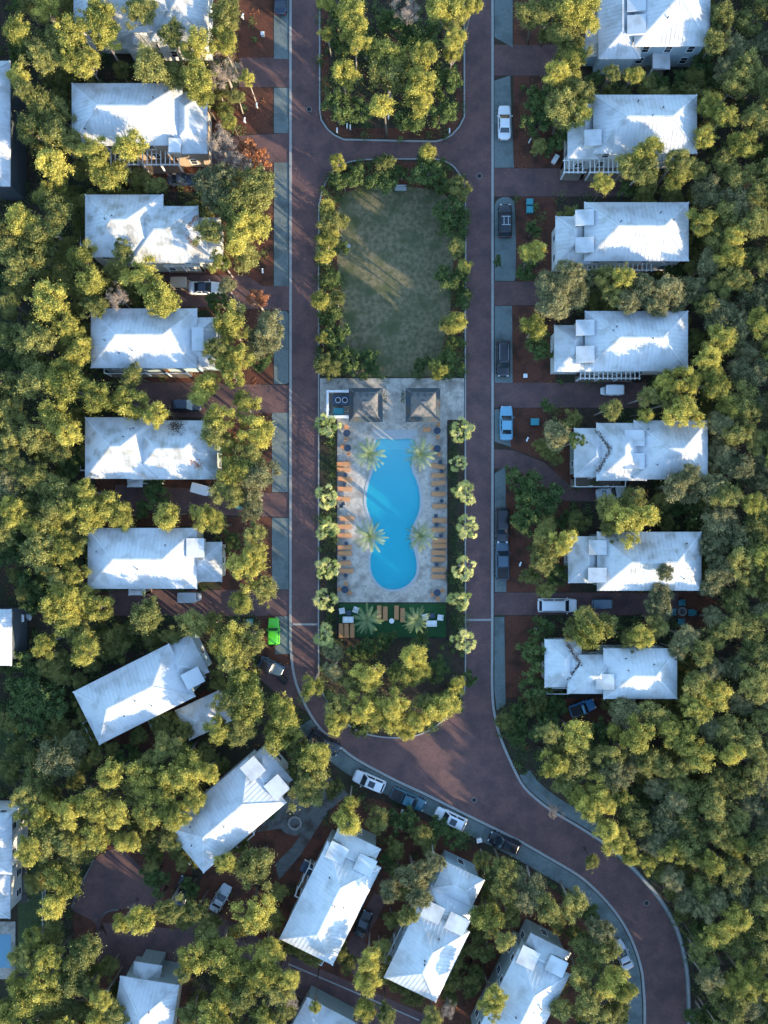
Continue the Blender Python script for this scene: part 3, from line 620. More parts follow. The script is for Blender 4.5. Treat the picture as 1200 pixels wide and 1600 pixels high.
def cart(label, px, py, ang, L=3.0, w=.62, top='car_tan', z=.035):
    p = W(px, py, 1.9); root = thing('golf_cart', label, 'golf cart', (p.x, p.y, z), math.radians(ang), 'golf carts parked by the houses'); h = L/2
    loft([(-h,w*.8,.3,.72),(-h+.2,w,.25,.8),(-.2,w,.25,.45),(.5,w,.25,.45),(.8,w*.98,.25,.8),(h-.15,w*.8,.28,.75),(h,w*.6,.32,.6)], 12, 4).build('body', M[top], root, smooth=True)
    MB().box(-.75,-w*.9,.5,-.2,w*.9,.8).box(-.82,-w*.9,.8,-.7,w*.9,1.2).build('seat', M['tonneau'], root, bevel=.04)
    wheels(root, (-h+.5, h-.45), w+.02, .24, .18)
    loft([(-h+.05,w*.95,1.84,1.9),(-h+.2,w*1.05,1.82,1.94),(0,w*1.08,1.83,1.97),(h-.6,w*1.05,1.82,1.94),(h-.45,w*.95,1.84,1.9)], 12, 6).build('canopy', M[top], root, smooth=True)
    for s in (-1, 1):
        MB().bar((h-.75, s*w*.9, .75), (h-.9, s*w*.92, 1.86), .05, .05).build('post', M['black'], root); MB().bar((-h+.3, s*w*.9, .7), (-h+.3, s*w*.92, 1.86), .05, .05).build('post', M['black'], root)
    MB().box(h-.8,-w*.85,.85,h-.77,w*.85,1.75).build('windscreen', M['glass'], root); MB().bar((.45,-.25,.8),(.3,-.25,1.0),.3,.04).build('steering_wheel', M['black'], root)
    return root

UP = 90
car('white saloon car on the pad beside the right road, opposite the wooded island', 787, 195, UP, 4.8, style='sedan', paint='car_white')
o = car('black open-roofed off-roader with pale roll bars on the right parking pad', 788, 348, UP, 4.7, .95, 'suv', 'car_black', cat='off-roader')
g = MB()
for x in (-.9, .25): g.box(x-.05,-.62,1.79,x+.05,.62,1.86)
for y in (-.3, .3): g.box(-.85, y-.05, 1.78, .2, y+.05, 1.85)
g.build('roof_rack', M['chrome'], o)
car('black car with chrome roof rails parked right of the lawn', 785, 562, -UP, 5.0, .96, 'suv', 'car_black', rails=True)
car('light blue saloon car parked right of the pavilions', 790, 662, UP, 4.8, style='sedan', paint='car_skyblue')
car('black car half under trees right of the pool', 784, 820, -UP, 4.9, .95, 'suv', 'car_black')
car('slate-blue pickup truck parked right of the pool behind a black car', 784, 876, UP, 5.3, .95, 'pickup', 'car_slate', cat='pickup truck')
car('white estate car across the drive below the sixth right-side house', 869, 945, 0, 5.5, 1.0, 'suv', 'car_white', rails=True)
cart('golf cart with a slate-blue roof behind the white estate car', 945, 944, 0, 3.0, .62, 'car_slate')
cart('golf cart with a white roof below the fourth right-side house', 959, 609, 180, 3.0, .66, 'car_white')
car('blue car nosed against the seventh right-side house', 908, 1104, 20, 3.7, .85, 'pickup', 'car_blue', roofp='car_skyblue')
car('white car with a dark windscreen between the third and fourth left-side houses', 322, 452, 0, 4.6, .92, 'sedan', 'car_white', roofp='car_navy')
car('bright green off-roader on the left pad above the bend', 429, 985, UP, 3.7, .84, 'jeep', 'car_green', cat='off-roader')
car('dark green off-roader parked askew at the bend below the bright green one', 425, 1040, -25, 3.6, .86, 'jeep', 'car_slate', roofp='car_black', cat='off-roader')
car('black car shaded by trees at the start of the road curve', 507, 1157, -34, 5.0, .95, 'suv', 'car_black')
car('white car with two dark roof windows on the curve, left of the teal pickup', 577, 1218, 157, 4.6, .93, 'suv', 'car_white', sunroof=True)
car('dark teal pickup truck between two white cars on the curve', 637, 1246, -24, 5.1, .93, 'pickup', 'car_teal', cat='pickup truck')
car('white car with a big black sunroof on the curve, right of the teal pickup', 703, 1276, 155, 4.6, .93, 'suv', 'car_white', sunroof=True)
car('black car parked ahead of the white sunroof car, sun on its tail', 787, 1313, 156, 4.6, .93, 'suv', 'car_black', sunroof=True)
car('silver saloon car at the lower right bend beside bushes', 971, 1488, 115, 4.3, .88, 'sedan', 'car_silver')
car('dark car cut off by the top edge beside the left road', 439, 2, UP, 4.6, .92, 'sedan', 'car_navy')
car('navy car between the fourth and fifth left-side houses', 293, 634, 0, 4.2, .88, 'suv', 'car_navy', cat='car')
car('silver car in the trees below the diamond-set house', 346, 1400, 60, 4.2, .85, 'sedan', 'car_silver')
car('navy car tucked behind the diamond-set house, left of the silver one', 287, 1388, 75, 4.2, .88, 'suv', 'car_navy')
car('navy car in deep shade below the second left-side house', 286, 283, 0, 4.2, .88, 'sedan', 'car_navy')
car('black car at the right wall of the ribbed-roof house', 567, 1440, 66, 3.8, .85, 'sedan', 'car_black')
car('silver car nose showing below the fifth right-side house', 952, 770, 10, 4.2, .88, 'sedan', 'car_silver')
cart('golf cart with a tan roof left of the white car with dark windscreen', 281, 441, 0, 2.8, .72, 'car_tan')
cart('golf cart with a white roof below the fifth left-side house', 314, 765, -15, 3.0, .66, 'car_white')
cart('golf cart with a grey roof below the sixth left-side house', 294, 934, 0, 3.1, .68, 'car_silver')
car('dark car on the left edge above the shaded roof', 30, 985, UP, 4.4, .9, 'sedan', 'car_navy')
cart('small white-roofed cart on the left edge above the dark car', 32, 966, 0, 1.9, .5, 'car_white')

# ---------------------------------------------------------------- pool furniture
Z0 = .17
def lounger(label, px, py, ang, L=1.95, group='wooden loungers around the pool'):
    p = W(px, py, .3); root = thing('sun_lounger', label, 'sun lounger', (p.x, p.y, Z0), math.radians(ang), group); h = L/2; w = .33
    MB().bar((-h,-w+.03,.27),(h,-w+.03,.27),.05,.08).bar((-h,w-.03,.27),(h,w-.03,.27),.05,.08).box(-h-.025,-w+.055,.235,-h+.025,w-.055,.305).box(h-.025,-w+.055,.235,h+.025,w-.055,.305).build('frame', M['wood'], root)
    g = MB(); x = -h+.06
    while x < .35: g.box(x, -w+.06, .30, x+.085, w-.06, .33); x += .1
    g.build('seat', M['wood'], root)
    g = MB(); k = 0
    while k < 8: 
        a = .38+k*.078; g.bar((a,-w+.07,.335+k*.03),(a,w-.07,.335+k*.03),.07,.02); k += 1
    g.build('backrest', M['wood'], root)
    for sx in (-1, 1):
        for sy in (-1, 1): MB().box(sx*(h-.2)-.03, sy*(w-.03)-.03, 0, sx*(h-.2)+.03, sy*(w-.03)+.03, .228).build('leg', M['wood'], root)
    return root
def place_copy(src, label, px, py, ang, z=.3):
    p = W(px, py, z); return copy_tree(src, (p.x, p.y, Z0), math.radians(ang), label)
NUM = ['topmost','second from top','third from top','fourth from top','fifth from top','sixth from top','seventh from top','eighth from top','ninth from top','tenth from top','eleventh from top','twelfth from top','lowest']
right_l = [(684,729,-12),(685,743,1),(685,755,7),(685,772,0),(686.5,791,2),(686.5,813,-2),(685,828,3),(686.5,845,0),(686.5,853,1),(685,863.5,-1),(685,874,0),(685,890,2),(685,901,-1)]
left_l = [(537,725,2),(537,734,-1),(539.5,749,-8),(539.5,764,-3),(536,779.5,-4),(542,810,0),(538,823,1),(538,836.5,-1),(539,855,2),(539,864.5,0),(538,880,1),(541,892,-2)]
L0 = None
for i, (x, y, a) in enumerate(right_l):
    lab = f'orange-brown wooden lounger right of the pool, {NUM[i]} in its column'
    L0 = lounger(lab, x, y, a) if L0 is None else (place_copy(L0, lab, x, y, a), L0)[1]
for i, (x, y, a) in enumerate(left_l):
    place_copy(L0, f'orange-brown wooden lounger left of the pool, {NUM[i] if i < 11 else "lowest"} in its column', x, y, 180+a)
for (x, y, a, d) in [(592.5,957,90,'leftmost of the four upright ones'),(602,958.5,90,'second from left of the four upright ones'),(619.5,957,90,'third from left of the four upright ones'),(629,961,90,'rightmost of the four upright ones'),(533,985,90,'left of the stacked three in the corner'),(541.5,985,90,'middle of the stacked three in the corner'),(550.5,985,90,'right of the stacked three in the corner')]:
    place_copy(L0, f'wooden lounger on the dark turf, {d}', x, y, a)

def side_table(label, px, py):
    p = W(px, py, .4); root = thing('side_table', label, 'side table', (p.x, p.y, Z0), random.Random(int(px*py)).uniform(-.4,.4), 'small dark tables between the loungers')
    MB().box(-.25,-.25,.4,.25,.25,.44).build('table_top', M['solar'], root, bevel=.01)
    for sx in (-1,1):
        for sy in (-1,1): MB().box(sx*.2-.02,sy*.2-.02,0,sx*.2+.02,sy*.2+.02,.398).build('leg', M['black'], root)
    return root
T0 = None
for i, (x, y, n) in enumerate([(688,722,'right of the pool, beside the topmost lounger'),(690,736,'right of the pool, under the topmost lounger'),(683,764,'right of the pool, above the fourth lounger'),(690,783,'right of the pool, above the fifth lounger'),(681,806,'right of the pool, above the sixth lounger'),(682,820,'right of the pool, below the sixth lounger'),(689,837,'right of the pool, above the eighth lounger'),(682,882,'right of the pool, above the twelfth lounger'),(540,742,'left of the pool, above the third lounger'),(538,757,'left of the pool, below the third lounger'),(533,791,'left of the pool, below the fifth lounger'),(536,787,'left of the pool, touching the fifth lounger'),(541,849,'left of the pool, above the ninth lounger'),(538,872,'left of the pool, below the tenth lounger'),(540,899,'left of the pool, below the lowest lounger')]):
    lab = 'small dark side table ' + n
    if T0 is None: T0 = side_table(lab, x, y)
    else:
        p = W(x, y, .4); copy_tree(T0, (p.x, p.y, Z0), i*.3, lab)

def round_table(label, px, py, chairs, r=.5):
    p = W(px, py, .7); root = thing('round_table', label, 'table', (p.x, p.y, Z0), 0, 'dark round tables at the terrace corners')
    MB().cyl(0,0,.70,.74,r,24).build('table_top', M['solar'], root); MB().cyl(0,0,.04,.698,.04,10).build('pedestal', M['black'], root); MB().cyl(0,0,0,.038,.25,16).build('foot', M['black'], root)
    return root
C0 = None
def chair(label, px, py, ang):
    global C0
    p = W(px, py, .5)
    if C0 is not None: return copy_tree(C0, (p.x, p.y, Z0), math.radians(ang), label)
    root = thing('garden_chair', label, 'chair', (p.x, p.y, Z0), math.radians(ang), 'wooden chairs around the dark tables'); C0 = root
    MB().box(-.25,-.25,.40,.25,.25,.45).build('seat', M['wood'], root, bevel=.01); g = MB()
    for k in range(5): g.box(-.29,-.25+k*.105,.452,-.25,-.17+k*.105,.9)
    g.box(-.30,-.26,.9,-.24,.26,.95).build('backrest', M['wood'], root)
    for sx in (-1,1):
        for sy in (-1,1): MB().box(sx*.22-.02,sy*.22-.02,0,sx*.22+.02,sy*.22+.02,.398).build('leg', M['wood'], root)
    return root
tabs = [(542,677,'upper left terrace corner, nearest the pavilion',[(541,668,90),(541,686,-90)]),(543,700,'left of the pool, second table from the pavilion',[(545,709,-90),(536,698,180)]),
        (683,673,'upper right terrace corner, nearest the pavilion',[(685,664,90),(684,683,-90)]),(683,701,'right of the pool, second table from the pavilion',[(676,700,180),(686,710,-90)]),
        (539,921,'lower left terrace corner',[(541,912,90),(531,921,180),(546,926,-30)]),(683,926,'lower right terrace corner',[(691,923,0),(676,929,200),(684,935,-90)])]
for (x, y, n, ch) in tabs:
    round_table('dark round table at the ' + n if 'corner' in n else 'dark round table ' + n, x, y, ch)
    for j, (a, b, r_) in enumerate(ch):
        side = 'above' if b < y-5 else 'below' if b > y+5 else 'left of' if a < x else 'right of'
        chair(f'wooden chair {side} the dark table ' + (('at the ' + n) if 'corner' in n else n), a, b, (r_+180))
for (a, b, n) in [(664,672,'left'),(670,672,'right')]: chair(f'wooden chair of a pair near the right pavilion, {n} one', a, b, -90)
# white lounge seats
def white_seat(label, px, py, ang, w=.8, name='lounge_chair', cat='lounge chair', gp='white lounge seats on the turf'):
    p = W(px, py, .4); root = thing(name, label, cat, (p.x, p.y, Z0), math.radians(ang), gp)
    MB().box(-.4,-w/2,.12,.4,w/2,.3).build('frame', M['white'], root); n = max(1, round(w/.75)); 
    for k in range(n):
        a = -w/2+.08+k*(w-.16)/n; MB().box(-.24,a,.303,.38,a+(w-.16)/n-.03,.46).build('seat', M['cushion'], root, bevel=.04)
    MB().box(-.4,-w/2,.303,-.26,w/2,.75).build('backrest', M['cushion'], root, bevel=.04)
    for s in (-1,1): MB().box(-.25,s*w/2-(.07 if s > 0 else 0),.303,.38,s*w/2+(.07 if s < 0 else 0),.58).build('armrest', M['white'], root)
    for sx in (-1,1):
        for sy in (-1,1): MB().box(sx*.33-.03,sy*(w/2-.06)-.03,0,sx*.33+.03,sy*(w/2-.06)+.03,.118).build('leg', M['white'], root)
white_seat('white lounge chair at the turf left end, left of a pair', 534.5, 954.5, -80); white_seat('white lounge chair beside the left turf palm', 556, 953, -110)
white_seat('white two-seat sofa facing the left pair of chairs', 544, 968, 90, 1.5, 'sofa', 'sofa', 'white sofas on the turf')
white_seat('white lounge chair beside the right turf palm', 664, 964, -75); white_seat('white lounge chair at the turf right end', 688, 965, -95)
white_seat('white two-seat sofa at the right end of the turf', 674, 974, 90, 1.5, 'sofa', 'sofa', 'white sofas on the turf')
def low_table(label, px, py):
    p = W(px, py, .4); root = thing('coffee_table', label, 'coffee table', (p.x, p.y, Z0), 0, 'dark low tables on the turf')
    MB().box(-.35,-.35,.32,.35,.35,.37).build('table_top', M['solar'], root, bevel=.01)
    for sx in (-1,1):
        for sy in (-1,1): MB().box(sx*.3-.025,sy*.3-.025,0,sx*.3+.025,sy*.3+.025,.318).build('leg', M['black'], root)
low_table('dark low table above the left white sofa', 545, 957.5); low_table('dark low table above the right white sofa', 675, 962)
p = W(612, 970, .5); rt = thing('round_side_table', 'white round table in the middle of the dark turf', 'table', (p.x, p.y, Z0)); MB().cyl(0,0,.5,.55,.36,24).build('table_top', M['white'], rt); MB().cyl(0,0,0,.498,.14,12,.10).build('pedestal', M['white'], rt)

# pavilions
def pavilion(label, x0, y0, x1, y1):
    a, b = W(x0, y1, 3), W(x1, y0, 3); c = (a+b)/2; hx, hy = (b.x-a.x)/2, (b.y-a.y)/2
    root = thing('pavilion', label, 'pavilion', (c.x, c.y, .15), 0, 'dark-roofed pavilions above the pool')
    MB().box(-hx,-hy,2.55,hx,hy,2.67).frustum((-hx,-hy,hx,hy), 2.672, (-hx*.68,-hy*.68,hx*.68,hy*.68), 3.15).build('roof', M['shingle'], root)
    MB().box(-hx*.62,-hy*.62,3.152,hx*.62,hy*.62,3.42).build('clerestory', M['white'], root)
    u = MB(); u.box(-hx*.72,-hy*.72,3.42,hx*.72,hy*.72,3.5).frustum((-hx*.72,-hy*.72,hx*.72,hy*.72), 3.503, (-.5,-.12,.5,.12), 5.0)
    for sx, sy in ((-1,-1),(1,-1),(1,1),(-1,1)): u.bar((sx*hx*.72,sy*hy*.72,3.53),(sx*.5,sy*.12,5.03),.16,.06); 
    for sx, sy in ((-1,-1),(1,-1),(1,1),(-1,1)): u.bar((sx*hx,sy*hy,2.70),(sx*hx*.7,sy*hy*.7,3.15),.16,.06)
    u.bar((-.5,0,5.04),(.5,0,5.04),.3,.08); u.build('upper_roof', M['shingle2'], root)
    for sx in (-1,1):
        for sy in (-1,1): MB().box(sx*(hx-.5)-.13,sy*(hy-.5)-.13,0,sx*(hx-.5)+.13,sy*(hy-.5)+.13,2.548).build('post', M['white'], root)
    MB().box(-hx+.8,-.3,0,-hx+1.5,hy-.8,1.05).build('counter', M['stone'], root)
pavilion('dark-roofed pavilion left, touching the equipment yard', 545, 606, 598, 659)
pavilion('dark-roofed pavilion right of the passage above the pool', 634, 606, 688, 659)
def wall_run(name, label, pts, w, h, m, cat, z=0):
    o = ribbon(name, pts, w, z, z+h, m, kind=None); tag(o, label, cat); return o
wall_run('yard_wall', 'white-topped wall around the equipment yard', [(547,653),(513,653),(513,614),(547,614)], .35, 1.7, M['white'], 'wall', .17)
pz = W(535, 630, 1.2); eq = thing('pool_equipment', 'dark pool machinery with two round fans in its yard', 'pool equipment', (pz.x, pz.y, .17))
MB().box(-1.4,-.3,0,1.2,1.1,1.2).build('cabinet', M['solar'], eq, bevel=.04); MB().box(-1.3,-1.6,0,.2,-.6,.9).build('tank_box', M['teal'], eq, bevel=.1)
for x in (-.6, .35):
    f = MB().cyl(x,.4,1.2,1.3,.42,20).build('fan', M['chrome'], eq); MB().cyl(x,.4,1.3,1.34,.3,20).build('grille', M['black'], f)
for x in (-2.1,): MB().cyl(x,-.9,0,1.1,.3,14).build('filter', M['white'], eq)
MB().tube([(.2,-1.1,.4),(1.0,-1.1,.4),(1.0,.0,.4)], [.06]*3, 8).build('pipe', M['white'], eq)

# pool railing
def fence(label, pts, h=1.35, step=2.0, m='black', cat='fence', z=.15, nm='metal_fence', w=.05):
    P = [W(x, y, h) for x, y in pts]; c = P[0].copy(); root = thing(nm, label, cat, (c.x, c.y, z)); g = MB()
    for i in range(len(P)-1):
        a, b = P[i]-c, P[i+1]-c; a.z = b.z = 0; n = max(1, round((b-a).length/step))
        for zz in (.12, h-.06): g.bar(a+Vector((0,0,zz)), b+Vector((0,0,zz)), w, w)
        k = int((b-a).length/.16)
        for j in range(k):
            q = a.lerp(b, (j+.5)/k); g.box(q.x-.008, q.y-.008, .12, q.x+.008, q.y+.008, h-.06)
        for j in range(n+1):
            if i and j == 0: continue
            q = a.lerp(b, j/n); MB().box(q.x-.045, q.y-.045, 0, q.x+.045, q.y+.045, h+.05).build('post', M[m], root)
    g.build('rails', M[m], root)
fence('black railing along the left side and foot of the pool terrace', [(526,659),(526,998),(612,998)]); fence('black railing along the right side and foot of the pool terrace', [(700,659),(700,998),(614,998)])
fence('pale picket fence beside the left-edge grass strip', [(66,1395),(66,1520)], 1.2, 2.2, 'white', nm='picket_fence', z=0)
fence('timber fence right of the top-right house', [(1140,-30),(1142,96)], 1.7, 2.2, 'wood', nm='timber_fence', z=0)

# left-edge pool and deck
sheet('neighbour_deck', rect(-60,1440,24,1530), .05, M['patio']).name = 'neighbour_terrace'
b = W(20, 1458, 0); 
sheet('neighbour_pool_water', rect(-40,1460,17,1512), .07, M['car_skyblue'])
t = thing('timber_deck', 'grey timber deck beside the sunlit lower-left house', 'deck', (*W(30,1380,0)[:2], 0)); g = MB()
a = W(18,1411,1); c = W(42,1350,1); o0 = W(30,1380,0); y = a.y
while y < c.y: g.box(a.x-o0.x, y-o0.y, .8, c.x-o0.x, y-o0.y+.14, .85); y += .155
g.build('boards', M['path'], t)
for x in (a.x+.1, c.x-.1):
    for yy in (a.y+.1, (a.y+c.y)/2, c.y-.1): MB().box(x-o0.x-.06, yy-o0.y-.06, 0, x-o0.x+.06, yy-o0.y+.06, .798).build('post', M['white'], t)

# fire pits and adirondack chairs
def firepit(label, px, py, r=.75):
    p = W(px, py, 0); root = thing('fire_pit', label, 'fire pit', (p.x, p.y, .02)); g = MB()
    for ring in range(2):
        for k in range(16):
            t = 2*math.pi*(k+.5*ring)/16; Mx = Matrix.Translation((r*math.cos(t), r*math.sin(t), 0)) @ Matrix.Rotation(t, 4, 'Z'); g.box(-.13,-.13,.19*ring,.13,.13,.19*ring+.185, Mx)
    g.build('stone_ring', M['stone'], root); MB().cyl(0,0,0,.1,r-.14,20).build('ash_bed', M['path'], root); return root
firepit('round stone fire pit in a yard right of the diamond-set house', 461, 1285, .85)
sheet('gravel_circle', smooth_line([(461,1266),(480,1272),(484,1288),(474,1303),(455,1305),(440,1296),(439,1279),(448,1269)], 4, True), .03, M['path'])
firepit('dark fire pit circled by four teal chairs', 1065, 955, .5)
A0 = None
for (x, y, a, d) in [(1065,942,-90,'above'),(1080,957,180,'right of'),(1064,971,90,'below'),(1052,956,0,'left of')]:
    p = W(x, y, .4); lab = f'teal garden armchair {d} the dark fire pit'
    if A0 is None:
        A0 = thing('garden_armchair', lab, 'armchair', (p.x, p.y, .02), math.radians(a), 'teal armchairs around the dark fire pit')
        g = MB(); [g.box(-.3+k*.115,-.3,.33-k*.01,-.2+k*.115,.3,.36-k*.01) for k in range(6)]; g.build('seat', M['teal'], A0)
        g = MB(); [g.bar((-.3,-.24+k*.12,.36),(-.55,-.26+k*.13,1.0),.1,.025) for k in range(5)]; g.build('backrest', M['teal'], A0)
        for s in (-1,1): MB().box(-.4,s*.38-.07,.56,.4,s*.38+.07,.59).build('armrest', M['teal'], A0); MB().box(.3,s*.38-.04,0,.38,s*.38+.04,.558).build('leg', M['teal'], A0); MB().box(-.3,s*.38-.04,0,-.22,s*.38+.04,.558).build('leg', M['teal'], A0)
    else: copy_tree(A0, (p.x, p.y, .02), math.radians(a), lab)

# bench, bins, signposts, service boxes, drain covers
p = W(626, 295, .5); bn = thing('park_bench', 'grey slatted bench at the head of the lawn under shrubs', 'bench', (p.x, p.y, .155))
g = MB(); [g.box(-.8,-.3+k*.12,.42,.8,-.2+k*.12,.45) for k in range(5)]; g.build('seat', M['coping'], bn); g = MB(); [g.box(-.8,.30,.5+k*.12,.8,.33,.6+k*.12) for k in range(4)]; g.build('backrest', M['coping'], bn)
for s in (-.7,.7): MB().box(s-.04,-.3,0,s+.04,-.22,.418).build('leg', M['black'], bn); MB().box(s-.04,.22,0,s+.04,.298,.95).build('leg', M['black'], bn)
p = W(543, 384, .3); g = MB(); rr = random.Random(4)
pts = [(.5*math.cos(t)*rr.uniform(.85,1.1), .35*math.sin(t)*rr.uniform(.85,1.1)) for t in [k*math.pi/5 for k in range(10)]]
for zz, s in ((0,1),(.22,.95),(.38,.55)): g.v += [(x*s, y*s, zz) for x, y in pts]
for l in range(2):
    for k in range(10): g.f.append((l*10+k, l*10+(k+1) % 10, (l+1)*10+(k+1) % 10, (l+1)*10+k))
g.f.append(tuple(range(20,30))); o = g.build('boulder', M['kerb'], loc=(p.x, p.y, .15)); tag(o, 'pale boulder in the bushes left of the lawn', 'boulder')
def post_sign(label, px, py, ang=90, h=1.0):
    p = W(px, py, h/2); r_ = thing('marker_post', label, 'marker post', (p.x, p.y, .13), math.radians(ang-90), 'slim white marker posts')
    MB().box(-.06,-.06,0,.06,.06,h).build('post', M['white'], r_); MB().box(-.09,-.32,h-.12,.09,.32,h+.02).build('board', M['white'], r_)
for (x, y, a, n) in [(527,206,90,'at the lower left corner of the wooded island'),(542.5,199,90,'of a tall pair on the wooded island, left one'),(547.5,201,90,'of a tall pair on the wooded island, right one'),(702,207,90,'at the lower right corner of the wooded island'),
    (607,185,90,'left under the big pine of the wooded island'),(624,183,60,'right under the big pine of the wooded island'),(380,28,70,'below the cut-off left house, under a tree'),(383,190,80,'right of the second left-side house'),(402,167,90,'in mulch beside the second left pad'),(827,222,60,'left of the second right-side house'),(823,687,70,'left of the round pine by the blue saloon'),(812,881,70,'in mulch right of the slate pickup'),(628,1266,60,'in shade below the teal pickup'),(411,877,90,'in mulch right of the sixth left-side house'),(411,425,90,'in mulch right of the third left-side house')]:
    post_sign('white marker post ' + n, x, y, a)
def box_thing(name, label, cat, px, py, sx, sy, h, m, ang=0, lid='white', group=None):
    p = W(px, py, h); r_ = thing(name, label, cat, (p.x, p.y, .01), math.radians(ang), group)
    MB().frustum((-sx*.45,-sy*.45,sx*.45,sy*.45), 0, (-sx/2,-sy/2,sx/2,sy/2), h-.06).build('body', M[m], r_, bevel=.03); MB().box(-sx/2-.03,-sy/2-.03,h-.058,sx/2+.03,sy/2+.03,h+.02).build('lid', M[m if lid == 'same' else lid], r_, bevel=.02)
    MB().bar((-sx*.3,-sy/2-.06,h-.1),(sx*.3,-sy/2-.06,h-.1),.04,.04).build('handle', M['black'], r_)
box_thing('service_box', 'teal service box, upper of two, right of the black off-roader', 'service box', 828, 315, .9, .8, .8, 'teal', lid='same'); box_thing('service_box', 'teal service box, lower of two, right of the black off-roader', 'service box', 828, 327, .9, .9, .8, 'teal', lid='same')
box_thing('service_box', 'teal service box right of the light blue saloon', 'service box', 836, 659, 1.1, .9, .9, 'teal', lid='same'); box_thing('service_box', 'small pale service box below the fourth right-side mulch bed trees', 'service box', 821, 587, .5, .5, .5, 'white')
box_thing('service_box', 'white box leaning at the drive of the second right-side house', 'service box', 868, 248, 1.2, .6, .7, 'white', 60); box_thing('service_box', 'pale box between the first and second left pads', 'service box', 410, 52, .45, .45, .6, 'white')
box_thing('service_box', 'teal service box near the bright green off-roader', 'service box', 390, 972, .8, .8, .8, 'teal', lid='same'); box_thing('service_box', 'white box in mulch left of the black sunroof car', 'service box', 749, 1314, .7, .5, .6, 'white', 10)
box_thing('hot_tub', 'white-rimmed dark hot tub left of the ribbed-roof house', 'hot tub', 479, 1356, 1.5, 1.5, .9, 'white', 64, 'solar'); box_thing('wheeled_bin', 'black bin by the bend near the dark green off-roader', 'bin', 441, 1062, .8, 1.5, 1.0, 'black', 50, 'same')
box_thing('wheeled_bin', 'teal bin below the fifth left-side house drive', 'bin', 373, 791, .8, .7, 1.0, 'teal', 10, 'same')
for (x, y, n) in [(483,171,'on the left road opposite the wooded island'),(749,275,'on the right road by the lawn corner'),(741,1250,'in the middle of the curved road'),(1010,1411,'near the lower right bend')]:
    p = W(x, y, 0); r_ = thing('drain_cover', 'dark round drain cover ' + n, 'drain cover', (p.x, p.y, .02), 0, 'round drain covers in the brick road'); MB().cyl(0,0,0,.012,.38,24).build('rim', M['stone'], r_); MB().cyl(0,0,.0125,.02,.32,24).build('lid', M['black'], r_)
# ---------------------------------------------------------------- trees
R0 = 2.7
def quads_mesh(name, C, Nn, L, Wd, tint, m):
    """leaf faces: centres C, normals Nn, half length/width, per face tint"""
    n = len(C); rs = np.random.RandomState(n % 9973)
    r = rs.normal(size=(n,3)); T = np.cross(Nn, r); T /= np.linalg.norm(T, axis=1)[:,None]+1e-9; B = np.cross(Nn, T)
    L = L[:,None]; Wd = Wd[:,None]
    V = np.stack([C-T*L, C-B*Wd+T*L*.1, C+T*L, C+B*Wd+T*L*.1], 1).reshape(-1,3)
    me = bpy.data.meshes.new(name); me.vertices.add(4*n); me.vertices.foreach_set('co', V.astype(np.float32).ravel())
    me.loops.add(4*n); me.loops.foreach_set('vertex_index', np.arange(4*n, dtype=np.int32))
    me.polygons.add(n); me.polygons.foreach_set('loop_start', np.arange(0, 4*n, 4, dtype=np.int32)); me.polygons.foreach_set('loop_total', np.full(n, 4, dtype=np.int32))
    me.update(calc_edges=True)
    a = me.attributes.new('tint', 'FLOAT', 'FACE'); a.data.foreach_set('value', tint.astype(np.float32)); me.materials.append(m)
    return me

def crown_arrays(seed, nleaf=6500, kind='Y', lsz=.13):
    rs = np.random.RandomState(seed)
    nc = {'Y':70,'O':80,'G':100,'D':40,'B':40,'R':40}[kind]
    flat = {'Y':.72,'O':.75,'G':.6,'D':.7,'B':.6,'R':.6}[kind]
    # a few big lobes make the outline uneven
    nl = rs.randint(4, 7); la = rs.uniform(0, 2*np.pi, nl); lr = rs.uniform(.18, .50, nl)
    lobes = [(np.cos(a)*r, np.sin(a)*r, rs.uniform(-.12, .22), rs.uniform(.42, .62)) for a, r in zip(la, lr)] + [(0, 0, .15, .55)]
    P, Rr, Tn = [], [], []
    for i in range(nc):
        lx, ly, lz, lrad = lobes[rs.randint(len(lobes))]
        z = rs.uniform(-.8, 1); a = rs.uniform(0, 2*np.pi); s = math.sqrt(max(0, 1-z*z)); f = lrad*rs.uniform(.75, 1.02)
        P.append(((lx+math.cos(a)*s*f)*R0, (ly+math.sin(a)*s*f)*R0, (lz+z*f*flat)*R0)); Rr.append(R0*rs.uniform(.06, .19)*(1.1 if kind in 'YO' else 1)); Tn.append(rs.uniform(0, 1))
    P = np.array(P); Rr = np.array(Rr); Tn = np.array(Tn); w = Rr**2; w /= w.sum()
    idx = rs.choice(nc, nleaf, p=w)
    fuzz = rs.uniform(size=nleaf) < .40                      # loose sprays between the clumps
    d = rs.normal(size=(nleaf,3)); d[:,2] += .35; d /= np.linalg.norm(d, axis=1)[:,None]
    rad = Rr[idx]*np.where(fuzz, np.abs(rs.normal(0, .75, nleaf))+.5, rs.uniform(.4, 1.25, nleaf))
    C = P[idx]+d*rad[:,None]*np.array([1,1,.8])
    Nn = d*.55+rs.normal(size=(nleaf,3))*.6; Nn[:,2] += .1; Nn /= np.linalg.norm(Nn, axis=1)[:,None]
    if kind in 'B': L = rs.uniform(.7, 2.4, nleaf)*lsz; Wd = np.full(nleaf, .018)
    else: L = rs.uniform(.7, 1.35, nleaf)*lsz; Wd = L*rs.uniform(.4, .75, nleaf)
    t = np.clip(Tn[idx]*.55+rs.uniform(0, .45, nleaf), 0, 1)
    return C, Nn, L, Wd, t, P

